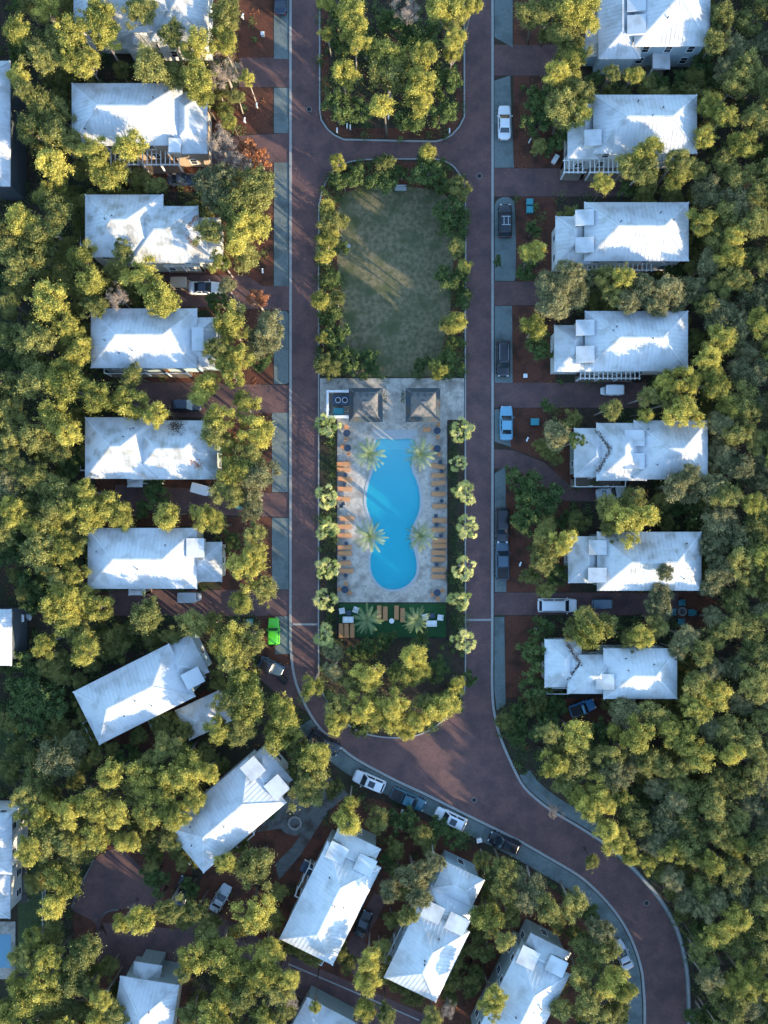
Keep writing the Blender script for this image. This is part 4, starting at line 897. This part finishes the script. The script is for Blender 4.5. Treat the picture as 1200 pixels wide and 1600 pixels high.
VAR = {}
def variants(kind, n, nleaf, lsz, mname):
    out = []
    for i in range(n):
        C, Nn, L, Wd, t, P = crown_arrays(ord(kind)*31+i*7, nleaf, kind, lsz)
        me = quads_mesh('crown', C, Nn, L, Wd, t, M[mname])
        # trunk and limbs, unit: crown centre at z = 7
        rs = random.Random(i*13+ord(kind)); mb = MB()
        hz = 7.0; fork = hz*rs.uniform(.5, .68); bx, by = rs.uniform(-.5,.5), rs.uniform(-.5,.5)
        mb.tube([(bx,by,0),(bx*.8,by*.8,fork*.4),(bx*.4,by*.4,fork),(0,0,hz-.4)], [.24,.19,.15,.07], 7)
        for k in rs.sample(range(len(P)), 16):
            q = P[k]; s0 = rs.uniform(.75, 1.0); st = Vector((bx*.4*(1-s0)*3, by*.4*(1-s0)*3, fork+(hz-.4-fork)*(s0-.75)*3))
            e = Vector((q[0], q[1], hz+q[2])); md = st.lerp(e, .5)+Vector((0,0,-.25)); mb.tube([st, md, e], [.07,.05,.02], 5)
        out.append((me, mb.mesh('trunk', M['pale_bark' if kind in 'GBR' or i % 2 else 'bark'], True)))
    VAR[kind] = out
variants('Y', 8, 13000, .086, 'leafY'); variants('O', 8, 13000, .086, 'leafO'); variants('G', 5, 15000, .085, 'leafG'); variants('D', 4, 7000, .11, 'leafD'); variants('B', 2, 2600, .14, 'leafB'); variants('R', 2, 3200, .12, 'leafR')

VAR['F'] = VAR['O']
T = {}
T['Y'] = """73,15,22;36,46,28;115,65,30;115,103,24;138,100,22;153,22,30;165,62,24;307,77,26;318,130,28;318,150,20;345,61,22;356,77,18;387,122,13;31,120,20;362,190,14;80,265,30;153,238,24;165,275,26;190,270,20;205,230,28;69,308,18
31,345,26;96,288,16;172,285,16;126,405,22;142,433,26;73,464,34;230,433,30;249,460,30;264,475,20;402,350,30;368,365,28;345,407,18;360,510,28;368,548,26;353,571,20;107,514,24;123,548,22;96,583,28;100,603,30;146,615,26;80,645,30;111,684,24
203,630,28;245,641,22;207,653,16;318,603,26;364,588,20;379,630,20;345,653,24;399,672,28;353,695,22;368,733,26;23,802,24;54,818,20;134,768,22;146,810,26;165,787,24;188,806,20;268,806,24;318,802,20;341,821,20;100,864,28;383,894,26;379,936,22;399,871,22
92,943,30;126,939,26;96,970,28;153,951,24;69,1008,22;134,1016,26;353,1012,30;379,1073,34;395,1100,30;341,1138,24;437,1112,30;441,1150,26;444,1120,20;180,1211,26;215,1207,28;295,1180,26;326,1204,20;276,1219,28
57,1270,28;111,1262,26;50,1335,24;153,1258,26;142,1304,26;184,1277,26;203,1312,20;238,1266,28;261,1243,24;276,1277,24;303,1243,22;92,1385,28;77,1412,24;54,1465,18;395,1423,30;230,1435,26;192,1442,18;69,1538,30;42,1573,28;160,1562,18;307,1496,26;345,1488,30;368,1511,26;402,1519,28;422,1488,22;353,1565,24;414,1588,22;353,1346,20
553,13,26;559,41,24;556,66,18;512,54,12;512,6,14;699,13,28;737,6,18;710,70,18;708,85,14;537,123,26;607,92,24;600,171,24;657,95,24;657,133,28;654,161,18;527,255,14;669,242,16;726,416,12;719,505,20;683,578,14;507,324,16;512,375,18;509,400,16;505,467,18;502,530,10
490,1071,20;581,1060,24;647,1032,24;647,1057,24;567,1102,24;584,1120,22;616,1102,24;616,1134,22;633,1141,16;689,1109,26;714,1071,16;651,1127,18;486,1176,30;546,1277,26;546,1255,16
576,1501,20;572,1537,20;415,1486,26;448,1526,20;415,1523,22;565,1581,20;763,1427,24;767,1556,20;767,1578,18;492,1570,12;955,1526,24;978,1545,18
901,19,30;920,34,22;893,92,24;870,111,20;909,176,18;1008,245,26;1058,280,22;947,287,18;832,395,20;978,430,20;836,510,20;1070,592,24;1039,603,24;1070,649,26;1008,645,14;878,844,20;978,821,30;1008,806,22;924,992,30;1008,996,22;863,1191,22;955,1145,16;989,119,16;918,1262,22;948,1290,23;968,1318,22;940,1252,22;990,1336,18;1010,1350,16;898,1238,20;528,1128,18;700,1096,20"""
T['O'] = """88,58,28;65,88,28;218,20,26;268,50,24;230,100,30;268,115,24;352,15,26;372,150,14;40,145,18;65,165,26;92,178,24;50,207,26;84,215,24;122,230,26;245,290,16;402,290,30;88,326,26;77,357,28;57,395,32;31,420,26;15,470,20;192,395,20;184,425,18;146,480,20;368,320,32;402,303,26;383,398,26;330,365,22;337,545,18
57,533,30;23,525,26;54,571,28;207,587,20;57,603,30;23,603,28;46,687,26;23,649,26;92,706,24;337,680,22;383,710,24;345,768,24;364,772,20;46,749,22;57,737,20;92,764,28;84,798,26;65,860,30;115,841,24;395,841,20;414,925,22;126,993,22
230,955,30;295,974,26;268,993,16;387,1004,24;368,1035,28;360,1096,24;376,1138,26;61,1211,28;241,1188,24;268,1165,22;38,1243,22;77,1312,32;107,1320,22;215,1243,24;264,1308,22;104,1365,20;80,1438,18;402,1350,30;307,1423,22;261,1420,22;134,1488,28;107,1527,30;88,1565,24;153,1573,20;284,1520,14;326,1465,22;433,1546,24;383,1557,24
705,32,22;604,120,34;602,255,14;718,296,18;714,391,16;699,505,14;512,350,18;531,347,14;528,467,14;505,565,18;518,578,14;525,1113,24;528,1130,18;549,1070,18;665,1095,18;465,1169,24;490,1204,26;483,1239,26
638,1431,18;594,1486,16;602,1581,18;675,1585,18;767,1449,20;785,1358,22;789,1391,22;789,1471,16;855,1415,24;893,1415,24;912,1484,24;947,1484,24;905,1526,24;924,1564,24;962,1576,22;882,1576,20;939,1590,20;924,1349,13
832,23,26;855,23,26;882,42,24;893,69,24;886,130,22;905,150,22;878,165,26;882,184,22;955,115,14;1004,268,24;978,261,20;1058,249,22;1093,264,18;1116,65,20;947,441,24;958,460,18;955,637,18;1008,622,18;1047,630,20;855,844,22;851,879,24;828,902,16;855,921,16;955,798,24;985,787,24;955,825,20;943,977,20;912,965,20;893,984,16;985,1000,18;1024,973,20;855,1145,18"""
T['G'] = """337,290,32;333,303,28;418,518,28;406,540,24;406,745,32;395,779,28;8,752,26;92,1184,32;119,1161,20;521,1022,18;521,1046,16;649,1369,28;609,1391,18;657,1405,22;679,1347,16;811,1372,20;829,1405,20;832,1388,24;935,1453,22
889,426,22;863,452,30;893,460,26;866,483,28;901,445,24;1008,452,24;1039,449,26;1024,475,24;985,468,22;1058,468,18;1085,449,20;866,683,26;1058,760,26;1077,741,18;1085,768,26;1108,760,24;1123,810,26;1146,833,26;1116,848,24;1123,887,24;1108,913,20;1039,898,14;1031,925,22;1031,946,22;1070,996,22;1058,1015,16;356,448,16;758,1262,0"""
T['D'] = """345,470,20;402,560,20;19,564,24;146,571,18;222,795,16;245,772,24;42,841,28;15,864,24;364,848,16;57,939,24;38,1054,34;69,1081,30;31,1096,26;50,1127,26;88,1104,24;199,1180,20;245,1373,24;299,1385,18;604,35,20;642,57,30;531,171,24;556,180,22;695,133,28;642,190,24;689,180,24;534,73,20;528,28,16;673,63,26;572,79,22;537,286,18;559,277,18;597,280,22;629,271,15;661,274,26;689,283,20;705,324,26;724,340,13;705,359,22;699,435,22;718,438,16;724,467,14;705,537,14;695,565,20;714,575,18;661,571,14;537,388,11;515,432,14;512,495,18;524,524,22;547,568,22;569,562,20;578,578,15
584,1011,20;619,1050,16;707,1092,20;731,1057,14;679,1050,22;560,1015,20;605,1001,16;560,1137,16;661,1001,18;619,1277,14;465,1204,22;635,1284,20;679,1295,20;708,1310,20;605,1347,18;759,1372,20;920,1430,20
874,215,20;840,153,24;840,192,26;859,230,15;928,126,14;1031,126,16;1066,126,16;985,295,18;1100,92,24;824,418,20;832,360,16;840,540,22;1054,422,15;874,664,16;905,687,14;855,634,13;805,749,26;836,764,28;817,791,26;859,787,28;882,810,20;824,810,24;870,902,22;1058,795,22;1085,810,22;843,988,22;836,1023,24;970,992,15;832,1072,24;866,1103,20;847,1130,24;809,1115,20;813,1145,22;932,1149,24;779,408,8;600,225,0"""
T['B'] = "353,112,30;346,226,28;366,250,22;386,262,14;184,465,20;368,480,14;452,1565,18;701,1578,13;866,1269,14;638,16,22"
T['R'] = "400,243,25;378,236,20;402,470,19"

rng = random.Random(11)
plan = []
for k, s in T.items():
    for e in s.replace('\n', ';').split(';'):
        x, y, r = map(float, e.split(','))
        if r > 0: plan.append([k, x, y, r])
# the dense wood on the right and lower right, thinned so that crowns keep their distance
def zone(poly, kinds, rr, gap, seed, n=4000):
    g = random.Random(seed); xs = [p[0] for p in poly]; ys = [p[1] for p in poly]
    for _ in range(n):
        x, y = g.uniform(min(xs), max(xs)), g.uniform(min(ys), max(ys))
        if not inside(poly, x, y) or any(inside(hp, x+dx, y+dy) for hp in HOUSE_POLYS for dx, dy in ((0,0),(0,14),(0,-14),(14,0),(-14,0))): continue
        r = g.uniform(*rr)
        if all((x-q[1])**2+(y-q[2])**2 > (gap*(r+q[3]))**2 for q in plan): plan.append([g.choices(kinds[0], kinds[1])[0], x, y, r])
SE = [(885,1125),(1080,1100),(1200,1080),(1225,1080),(1225,1625),(1118,1625),(1112,1560),(1105,1490),(1080,1420),(1050,1370),(1000,1335),(960,1310),(925,1285),(890,1245),(850,1200)]
EA = [(1118,30),(1225,0),(1225,1090),(1080,1100),(1080,985),(1110,930),(1120,760),(1120,690),(1100,560),(1098,300),(1105,150)]
WE = [(-20,560),(55,560),(120,700),(115,820),(125,960),(60,960),(30,860),(-20,860)]
zone(EA, ('YOGD', (4,5,4,1)), (20,29), .62, 5); zone(SE, ('YOGD', (5,6,2,1)), (19,29), .62, 6)
zone([(1080,1330),(1230,1330),(1230,1630),(1100,1630)], ('OGD', (3,3,2)), (20,28), .6, 3)
zone([(24,-20),(60,-20),(60,400),(-20,470),(-20,300),(24,290)], ('OD', (1,2)), (18,26), .68, 8); zone(WE, ('YOD', (3,3,1)), (18,26), .66, 9)
zone([(40,1480),(180,1560),(300,1560),(400,1620),(0,1620),(20,1540)], ('YO', (1,1)), (18,26), .64, 10)
zone([(440,1560),(560,1570),(560,1620),(440,1620)], ('YO', (1,1)), (16,22), .64, 12)

NO = [road_out, TER, rect(527,600,699,1000), [(528,330),(542,300),(600,292),(660,294),(700,310),(708,400),(704,480),(692,540),(676,586),(545,586),(528,540),(534,470),(526,400)]] + drives + pads + HOUSE_POLYS + [rect(424,-60,458,1030), rect(766,-60,803,1100), rect(494,-60,502,190), rect(722,-60,730,190), rect(-60,1340,44,1600), [(108,1410),(150,1335),(190,1320),(245,1385),(235,1415),(170,1440),(180,1490),(120,1480)], [(160,1440),(284,1450),(455,1490),(680,1590),(560,1640),(470,1560),(380,1500),(300,1486),(270,1530),(195,1530)], [(430,1260),(510,1255),(500,1310),(440,1380)], off(seg, 0)+off(seg, 28)[::-1], [tuple(p) for p in off(seg2, 0)]+off(seg2, -24)[::-1]]
BB = [(min(p[0] for p in q), min(p[1] for p in q), max(p[0] for p in q), max(p[1] for p in q)) for q in NO]
def blocked(x, y): return any(b[0] < x < b[2] and b[1] < y < b[3] and inside(q, x, y) for q, b in zip(NO, BB))
inm = lambda x, y: 372 < x < 428 or 800 < x < 834 or any(inside(hp, x+dx, y+dy) for hp in HOUSE_POLYS for dx, dy in ((0,0),(0,11),(0,-11),(11,0),(-11,0)))
KEEP = [(600+o.location.x/S, 800-o.location.y/S, 26 if o.get('category') in ('car','pickup truck','off-roader') else 16) for o in COL.objects if o.get('category') in ('car','pickup truck','off-roader','golf cart','fire pit','armchair','service box','bin','hot tub')]
g_ = random.Random(91); nF = 0
for _ in range(9000):
    x, y = g_.uniform(15, 1110), g_.uniform(0, 1600)
    if blocked(x, y) or inm(x, y) or inside(ISL_S, x, y): continue
    if any(blocked(x+dx, y+dy) for dx, dy in ((0,13),(0,-13),(13,0),(-13,0))): continue
    r = g_.uniform(13, 21)
    if any(math.hypot(x-a, y-b) < r+w_ for a, b, w_ in KEEP): continue
    if all((x-q[1])**2+(y-q[2])**2 > (.60*(r+q[3]))**2 for q in plan): plan.append(['F', x, y, r]); nF += 1
print('fillers', nF)
NAMES = {'F': ('understorey_tree', 'tree'), 'Y': ('pine_tree','tree'), 'O': ('olive_green_tree','tree'), 'G': ('oak_tree','tree'), 'D': ('young_tree','tree'), 'B': ('bare_tree','tree'), 'R': ('rusty_tree','tree')}  # O: olive crowns set apart from the pines by colour, not by species
DESC = {'F': 'low olive tree', 'Y': 'yellow-green pine', 'O': 'olive-green tree', 'G': 'grey-green oak', 'D': 'dark green low tree', 'B': 'bare tan tree', 'R': 'rust-coloured tree'}
LM = [(s, p) for s, p in HOUSES] + [('swimming pool', (614,800)), ('mown lawn', (620,440)), ('wooded island by the top edge', (612,110)), ('turf court below the pool', (612,970)), ('tip of the pool island', (612,1140)), ('lower right road bend', (1020,1480)), ('brick court', (180,1385)), ('bright green off-roader', (429,985)), ('white saloon on the right pad', (787,195)), ('slate pickup right of the pool', (784,876)), ('round stone fire pit', (461,1285)), ('teal armchairs', (1065,955)),
      ('middle of the left picture edge', (0,700)), ('middle of the right picture edge', (1200,690)), ('upper right picture corner', (1200,60)), ('right picture edge level with the curve', (1200,1230)), ('lower right picture corner', (1200,1600)), ('upper left picture corner', (0,0)), ('lower left picture corner', (0,1600)), ('left edge above the small pool', (0,1200)), ('right picture edge level with the lawn', (1200,400)), ('right edge level with the green off-roader', (1200,985)), ('left picture edge level with the lawn', (0,430))]
DIRS = ['right of', 'above-right of', 'above', 'above-left of', 'left of', 'below-left of', 'below', 'below-right of']
ORD = ['nearest', 'second nearest', 'third nearest', 'fourth nearest', 'fifth nearest', 'sixth nearest', 'seventh nearest', 'eighth nearest', 'ninth nearest', 'tenth nearest', 'eleventh nearest']
buckets = {}
for q in plan:
    s, p = min(LM, key=lambda l: math.hypot(l[1][0]-q[1], l[1][1]-q[2])); a = math.degrees(math.atan2(p[1]-q[2], q[1]-p[0])) % 360
    dd = DIRS[int((a+22.5)//45) % 8]; size = 'large' if q[3] >= 27 else 'small' if q[3] < 18 else 'mid-sized'
    key = (DESC[q[0]], size, dd, s); buckets.setdefault(key, []).append((math.hypot(p[0]-q[1], p[1]-q[2]), q)); q.append(key)
for k, v in buckets.items():
    v.sort(key=lambda e: e[0])
    for i, (d, q) in enumerate(v): q.append('' if len(v) == 1 else ', '+ORD[min(i, 10)])
# heights: crown centre above ground
HC = {'F': (2.6, 4.4), 'Y': (6.9, 8.6), 'O': (6.0, 7.9), 'G': (5.8, 7.4), 'D': (1.9, 3.2), 'B': (6.0, 7.6), 'R': (5.0, 6.2)}
ROOFS = []
lawn_low = lambda x, y: 480 < x < 745 and 230 < y < 600
for i, (k, x, y, r, key, o_) in enumerate(plan):
    lo, hi = HC[k]; hc = rng.uniform(lo, hi)
    if lawn_low(x, y): hc = rng.uniform(4.2, 5.6) if k in 'YO' else rng.uniform(1.6, 2.8)
    elif r < 17 and k in 'YO': hc *= .8
    if k == 'D' and r > 23: hc += .8
    inroof = any(inside(hp, x, y) for hp in HOUSE_POLYS)
    if inroof: hc = max(hc, 8.6)
    rad = r*S*(H-hc)/H; sc = rad/(R0*.93)*(1.08 if k in 'YOG' else 1.08)
    base = W(x, y, hc); nm, cat = NAMES[k]
    size, kind = key[1], key[0]
    root = thing(nm, f'{size} {kind} {key[2]} the {key[3]}{o_}', cat, (base.x, base.y, 0), rng.uniform(0, 6.28), {'Y':'yellow-green pines around the houses','O':'olive-green trees around the houses','G':'grey-green oaks between the houses','F':'low olive trees in the gaps between taller crowns','D':'low dark trees under the taller ones','B':'bare and rusty trees','R':'bare and rusty trees'}[k])
    root.location.z = .0
    cm, tm = rng.choice(VAR[k]); vs = sc*rng.uniform(.95, 1.15)
    c = bpy.data.objects.new('crown', cm); COL.objects.link(c); c.parent = root; c.location = (0, 0, hc); c.scale = (sc*rng.uniform(.93,1.08), sc*rng.uniform(.93,1.08), vs)
    t = bpy.data.objects.new('trunk', tm); COL.objects.link(t); t.parent = root; t.scale = (sc, sc, hc/7.0)

# ---------------------------------------------------------------- palms
def fan_mesh(seed):
    rs = random.Random(seed); V, F, t = [], [], []
    stems = MB()
    for k in range(13):
        a = k*2.399+rs.uniform(-.3,.3); el = rs.uniform(-.2, .9) if k > 2 else rs.uniform(1.0,1.4)
        d = Vector((math.cos(a)*math.cos(el), math.sin(a)*math.cos(el), math.sin(el))); ln = rs.uniform(.85, 1.5)
        tip = d*ln+Vector((0,0,-.12*ln)); rr = rs.uniform(.44, .74); out = (d*.8+Vector((0,0,-.45))).normalized()
        side = out.cross(Vector((0,0,1))).normalized(); up = side.cross(out).normalized()
        nl = 15; tv = rs.uniform(0, .6)
        for j in range(nl):
            th = -2.35+4.7*j/(nl-1); ax = out*math.cos(th)+side*math.sin(th); e = tip+ax*rr*rs.uniform(.7,1.15)-up*rr*.3+Vector((0,0,-.06))
            wv = (out*-math.sin(th)+side*math.cos(th))*.045; m = tip+ax*rr*.55+up*.02
            n = len(V); V += [tuple(tip), tuple(m-wv), tuple(e), tuple(m+wv)]; F.append((n,n+1,n+2,n+3)); t.append(min(1, tv+rs.uniform(0,.4)))
        stems.tube([(0,0,-.1), tuple(d*ln*.5+Vector((0,0,.05))), tuple(tip)], [.03,.022,.015], 4)
    n = len(V); V += stems.v; F += [tuple(n+i for i in f) for f in stems.f]; t += [.3]*len(stems.f)
    me = bpy.data.meshes.new('fronds'); me.from_pydata(V, [], F); me.update(); me.materials.append(M['palmY']); at = me.attributes.new('tint', 'FLOAT', 'FACE'); at.data.foreach_set('value', t); return me
def frond_mesh(seed, nf=26, ln0=2.95):
    rs = random.Random(seed); V, F, t = [], [], []
    for k in range(nf):
        a = k*2.399+rs.uniform(-.15,.15); el = .15+1.15*(k/nf)**1.3; ln = ln0*rs.uniform(.85,1.1)*(1-.25*(k/nf)); tv = rs.uniform(0,.5)*(k/nf+.4)
        hd = Vector((math.cos(a), math.sin(a), 0)); side = Vector((-math.sin(a), math.cos(a), 0)); pos = Vector((0,0,0)); e = el; pts = []
        ns = 12
        for j in range(ns+1): pts.append(pos.copy()); pos += (hd*math.cos(e)+Vector((0,0,math.sin(e))))*(ln/ns); e -= .115
        for j in range(ns):
            p, q = pts[j], pts[j+1]; d = (q-p).normalized(); n = len(V); V += [tuple(p-side*.02), tuple(q-side*.014), tuple(q+side*.014), tuple(p+side*.02)]; F.append((n,n+1,n+2,n+3)); t.append(tv+.3)
            if j < 1: continue
            wl = .30*math.sin(math.pi*min(1, (j+1.5)/(ns+1.5)))**.6
            for u in (0, .5):
                b = p.lerp(q, u)
                for s in (-1,1):
                    tipv = b+side*s*wl*.82+d*wl*.55+Vector((0,0,-.10*wl+.0)); n = len(V); V += [tuple(b), tuple(b.lerp(tipv,.5)-d*.035), tuple(tipv), tuple(b.lerp(tipv,.5)+d*.035)]; F.append((n,n+1,n+2,n+3)); t.append(min(1, tv+rs.uniform(0,.5)))
    me = bpy.data.meshes.new('fronds'); me.from_pydata(V, [], F); me.update(); me.materials.append(M['palmF']); at = me.attributes.new('tint', 'FLOAT', 'FACE'); at.data.foreach_set('value', t); return me
FANS = [fan_mesh(s) for s in (1,2,3)]; FR_ = [frond_mesh(s) for s in (4,5)]
trunkm = MB().tube([(0,0,0),(0.02,0,.3),(0,.03,.6),(0,0,1)], [.21,.17,.155,.14], 10).mesh('trunk', M['palm_bark'], True)
def palm(label, x, y, h, sc, fan, i, gp):
    b = W(x, y, h); root = thing('fan_palm' if fan else 'date_palm', label, 'palm', (b.x, b.y, .13), i*1.3, gp)
    t = bpy.data.objects.new('trunk', trunkm); COL.objects.link(t); t.parent = root; t.scale = (1.0 if fan else 1.5, 1.0 if fan else 1.5, h-.13)
    f = bpy.data.objects.new('fronds', (FANS if fan else FR_)[i % (3 if fan else 2)]); COL.objects.link(f); f.parent = root; f.location = (0,0,h-.13); f.scale = (sc, sc, sc)
GP = 'fan palms lining both sides of the pool terrace'
for i, (x, y, h, sc, n) in enumerate([(511,665,8.6,1.0,'left side, topmost, beside the pavilion yard'),(511,777,8.4,1.0,'left side, second from top'),(512,826,8.4,.95,'left side, third from top'),(511,887,8.2,1.0,'left side, fourth from top'),(508,938,6.6,1.0,'left side, shaded, level with the turf top'),(507,995,6.6,1.0,'left side, shaded, lowest'),
    (722,673,8.8,1.0,'right side, topmost'),(716,724,5.2,.75,'right side, small and shaded, second from top'),(725,769,8.6,1.0,'right side, third from top'),(729,824,8.6,1.0,'right side, fourth from top'),(725,889,8.4,1.0,'right side, fifth from top'),(719,938,6.8,.95,'right side, level with the turf top'),(726,1000,7.6,1.0,'right side, lowest')]):
    palm('tall fan palm on the ' + n, x, y, h, sc*1.12, True, i, GP)
for i, (x, y, h, sc, n) in enumerate([(577,709,7.2,1.0,'at the upper left of the pool'),(657,709,6.4,.95,'at the upper right of the pool'),(577,838,6.8,1.0,'at the pool waist, left'),(657,838,6.0,.9,'at the pool waist, right'),(574,968,5.2,.9,'on the turf court, left'),(649,969,4.8,.85,'on the turf court, right')]):
    palm('feathery date palm ' + n, x, y, h, sc, False, i, 'date palms around the pool and turf')

# ---------------------------------------------------------------- hedges, undergrowth, the wood around
def hedge(label, x0, y0, x1, y1, h, z=.145, n=None):
    a, b = W(x0, y1, 0), W(x1, y0, 0); c = (a+b)/2; rs = np.random.RandomState(int(x0+y0)); n = n or int((b.x-a.x)*(b.y-a.y)*120)
    hx, hy = (b.x-a.x)/2, (b.y-a.y)/2
    C = np.stack([rs.uniform(-hx,hx,n), rs.uniform(-hy,hy,n), rs.uniform(.05,1,n)**.4*h], 1); C[:,2] += .12*np.sin(C[:,1]*2.1+C[:,0])
    Nn = rs.normal(size=(n,3)); Nn[:,2] += .8; Nn /= np.linalg.norm(Nn, axis=1)[:,None]
    me = quads_mesh('hedge', C, Nn, rs.uniform(.06,.12,n), rs.uniform(.03,.07,n), rs.uniform(0,1,n), M['hedge'])
    o = bpy.data.objects.new('clipped_hedge', me); COL.objects.link(o); o.location = (c.x, c.y, z); tag(o, label, 'hedge', 'clipped dark hedges along the terrace')
hedge('long dark hedge between the left palms and the terrace railing', 512, 660, 525.5, 1000, 1.5); hedge('long dark hedge between the right palms and the terrace railing', 701, 658, 714, 1000, 1.5)
hedge('short hedge right of the left pavilion', 599, 610, 604, 630, 1.3, .17); hedge('short hedge left of the right pavilion', 626, 612, 632, 630, 1.3, .17)

IN_ISL = lambda x, y: inside(ISL_N, x, y) or inside(ISL_S, x, y)
def ground_cover(name, n, seed, dens, sz, m, hmax, region=(-40,-40,1240,1640), keep=None):
    g = random.Random(seed); rs = np.random.RandomState(seed); C = []; tt = []
    for _ in range(n):
        x, y = g.uniform(region[0], region[2]), g.uniform(region[1], region[3])
        isl = IN_ISL(x, y)
        if keep and not keep(x, y): continue
        if not isl and blocked(x, y): continue
        if isl and any(b[0] < x < b[2] and b[1] < y < b[3] and inside(q, x, y) for q, b in list(zip(NO, BB))[1:4]): continue
        c = W(x, y, 0); rad = g.uniform(.35, 1.1); hh = g.uniform(.3, 1)*hmax; tv = g.random()
        for _ in range(dens):
            u = rs.normal(size=3)*rad*.5; C.append((c.x+u[0], c.y+u[1], .05+(.13 if isl else 0)+abs(rs.uniform(0,1))*hh*max(.15, 1-(u[0]**2+u[1]**2)/(rad*rad)))); tt.append(min(1, tv*.6+rs.uniform(0,.4)))
    C = np.array(C); n = len(C); Nn = rs.normal(size=(n,3)); Nn[:,2] += 1.0; Nn /= np.linalg.norm(Nn, axis=1)[:,None]
    me = quads_mesh(name, C, Nn, rs.uniform(.7,1.3,n)*sz, rs.uniform(.35,.6,n)*sz, np.array(tt), M[m]); o = bpy.data.objects.new(name, me); COL.objects.link(o); tag(o, kind='stuff'); return o
inmul = lambda x, y: any(inside(q, x, y) for q in mulch)
tag(ground_cover('undergrowth', 5200, 21, 75, .13, 'leafD', 2.4, keep=lambda x, y: not inmul(x, y) or (x*7+y*3) % 10 < 1.2), 'dark low undergrowth filling the ground between the trees', 'undergrowth')
tag(ground_cover('shrub_border', 420, 31, 130, .12, 'leafD', 2.0, region=(498,250,728,590), keep=lambda x, y: x < 530 or x > 700 or y < 292 or y > 560), 'dense green shrub border around the lawn', 'shrub border')
tag(ground_cover('fallen_leaves', 1500, 22, 22, .09, 'leafR', .03), 'scattered fallen leaves on the ground', 'fallen leaves')

def litter(name, label, pts, rad, n, m, seed):
    rs = np.random.RandomState(seed); C = []
    for i in range(n):
        k = rs.randint(len(pts)-1); u = rs.uniform(); x = pts[k][0]*(1-u)+pts[k+1][0]*u; y = pts[k][1]*(1-u)+pts[k+1][1]*u; z = pts[k][2]*(1-u)+pts[k+1][2]*u; c = W(x, y, z); s = rs.normal(size=2)*rad
        C.append((c.x+s[0], c.y+s[1], c.z+.06+rs.uniform(0,.06)))
    C = np.array(C); Nn = rs.normal(size=(n,3))*.3; Nn[:,2] += 1; Nn /= np.linalg.norm(Nn, axis=1)[:,None]
    me = quads_mesh(name, C, Nn, rs.uniform(.05,.11,n), rs.uniform(.03,.06,n), rs.uniform(0,1,n), M[m]); o = bpy.data.objects.new(name, me); COL.objects.link(o); tag(o, label, 'leaf litter', kind='stuff')
litter('leaf_litter', 'orange leaves caught in the front roof valley of the third left-side house', [(309,338,6.3),(284,363,7.0),(308,388,6.4)], .16, 420, 'leafR', 5)

litter('leaf_litter', 'dark leaves in the stepped valleys of the seventh right-side house', [(885,1004,6.0),(906,1036,6.6),(888,1064,5.6)], .16, 500, 'leafK', 6)
litter('leaf_litter', 'dark leaves in the front valley of the fifth right-side house', [(931,672,6.3),(953,702,7.0),(933,738,6.0)], .14, 420, 'leafK', 7)
litter('leaf_litter', 'dark leaf patch at the upper right of the fifth left-side roof', [(270,662,7.2),(281,668,7.5)], .4, 420, 'leafK', 8)
litter('leaf_litter', 'rust leaf patch on the right slope of the fifth left-side roof', [(298,712,7.6),(311,730,7.2)], .3, 300, 'leafR', 9)

# woodland beyond the picture, which casts the long shadows across the place
def woodland():
    g = random.Random(77); Cs = []; Ns = []; Ls = []; Ws = []; Ts = []; base = [crown_arrays(500+i, 620, 'O', .36)[:5] for i in range(5)]; pts = []
    tr = MB()
    for _ in range(9000):
        x, y = g.uniform(-700, 1950), g.uniform(-600, 2250)
        if -28 < x < 1232 and -28 < y < 1632: continue
        if 430 < x < 800 and y < 0: continue
        if 985 < x < 1100 and y > 1600: continue
        if -110 < x < 30 and y > -40 and y < 1640: continue
        if 60 < x < 350 and -60 < y < 0 or 920 < x < 1120 and -60 < y < 0 or 700 < x < 860 and 1600 < y < 1680 or 160 < x < 300 and 1600 < y < 1720: continue
        if any(abs(x-a)+abs(y-b) < 46 for a, b in pts): continue
        pts.append((x, y)); h = g.uniform(7.2, 9.6); sc = g.uniform(.85, 1.2); a = g.uniform(0, 6.28); C, Nn, L, Wd, t = base[g.randrange(5)]
        R = np.array([[math.cos(a), -math.sin(a), 0],[math.sin(a), math.cos(a), 0],[0,0,1]]); p = W(x, y, 0)
        Cs.append(C@R.T*sc+np.array([p.x, p.y, h])); Ns.append(Nn@R.T); Ls.append(L*sc); Ws.append(Wd*sc); Ts.append(t)
        tr.tube([(p.x,p.y,0),(p.x,p.y,h)], [.2,.1], 5, False)
    me = quads_mesh('woodland', np.concatenate(Cs), np.concatenate(Ns), np.concatenate(Ls), np.concatenate(Ws), np.concatenate(Ts), M['leafO']); o = bpy.data.objects.new('surrounding_wood', me); COL.objects.link(o); tag(o, 'continuous wood beyond the houses', 'wood', kind='stuff')
    t = tr.build('trunks', M['bark'], o)
    print('wood', len(pts), 'trees', len(plan))
woodland()
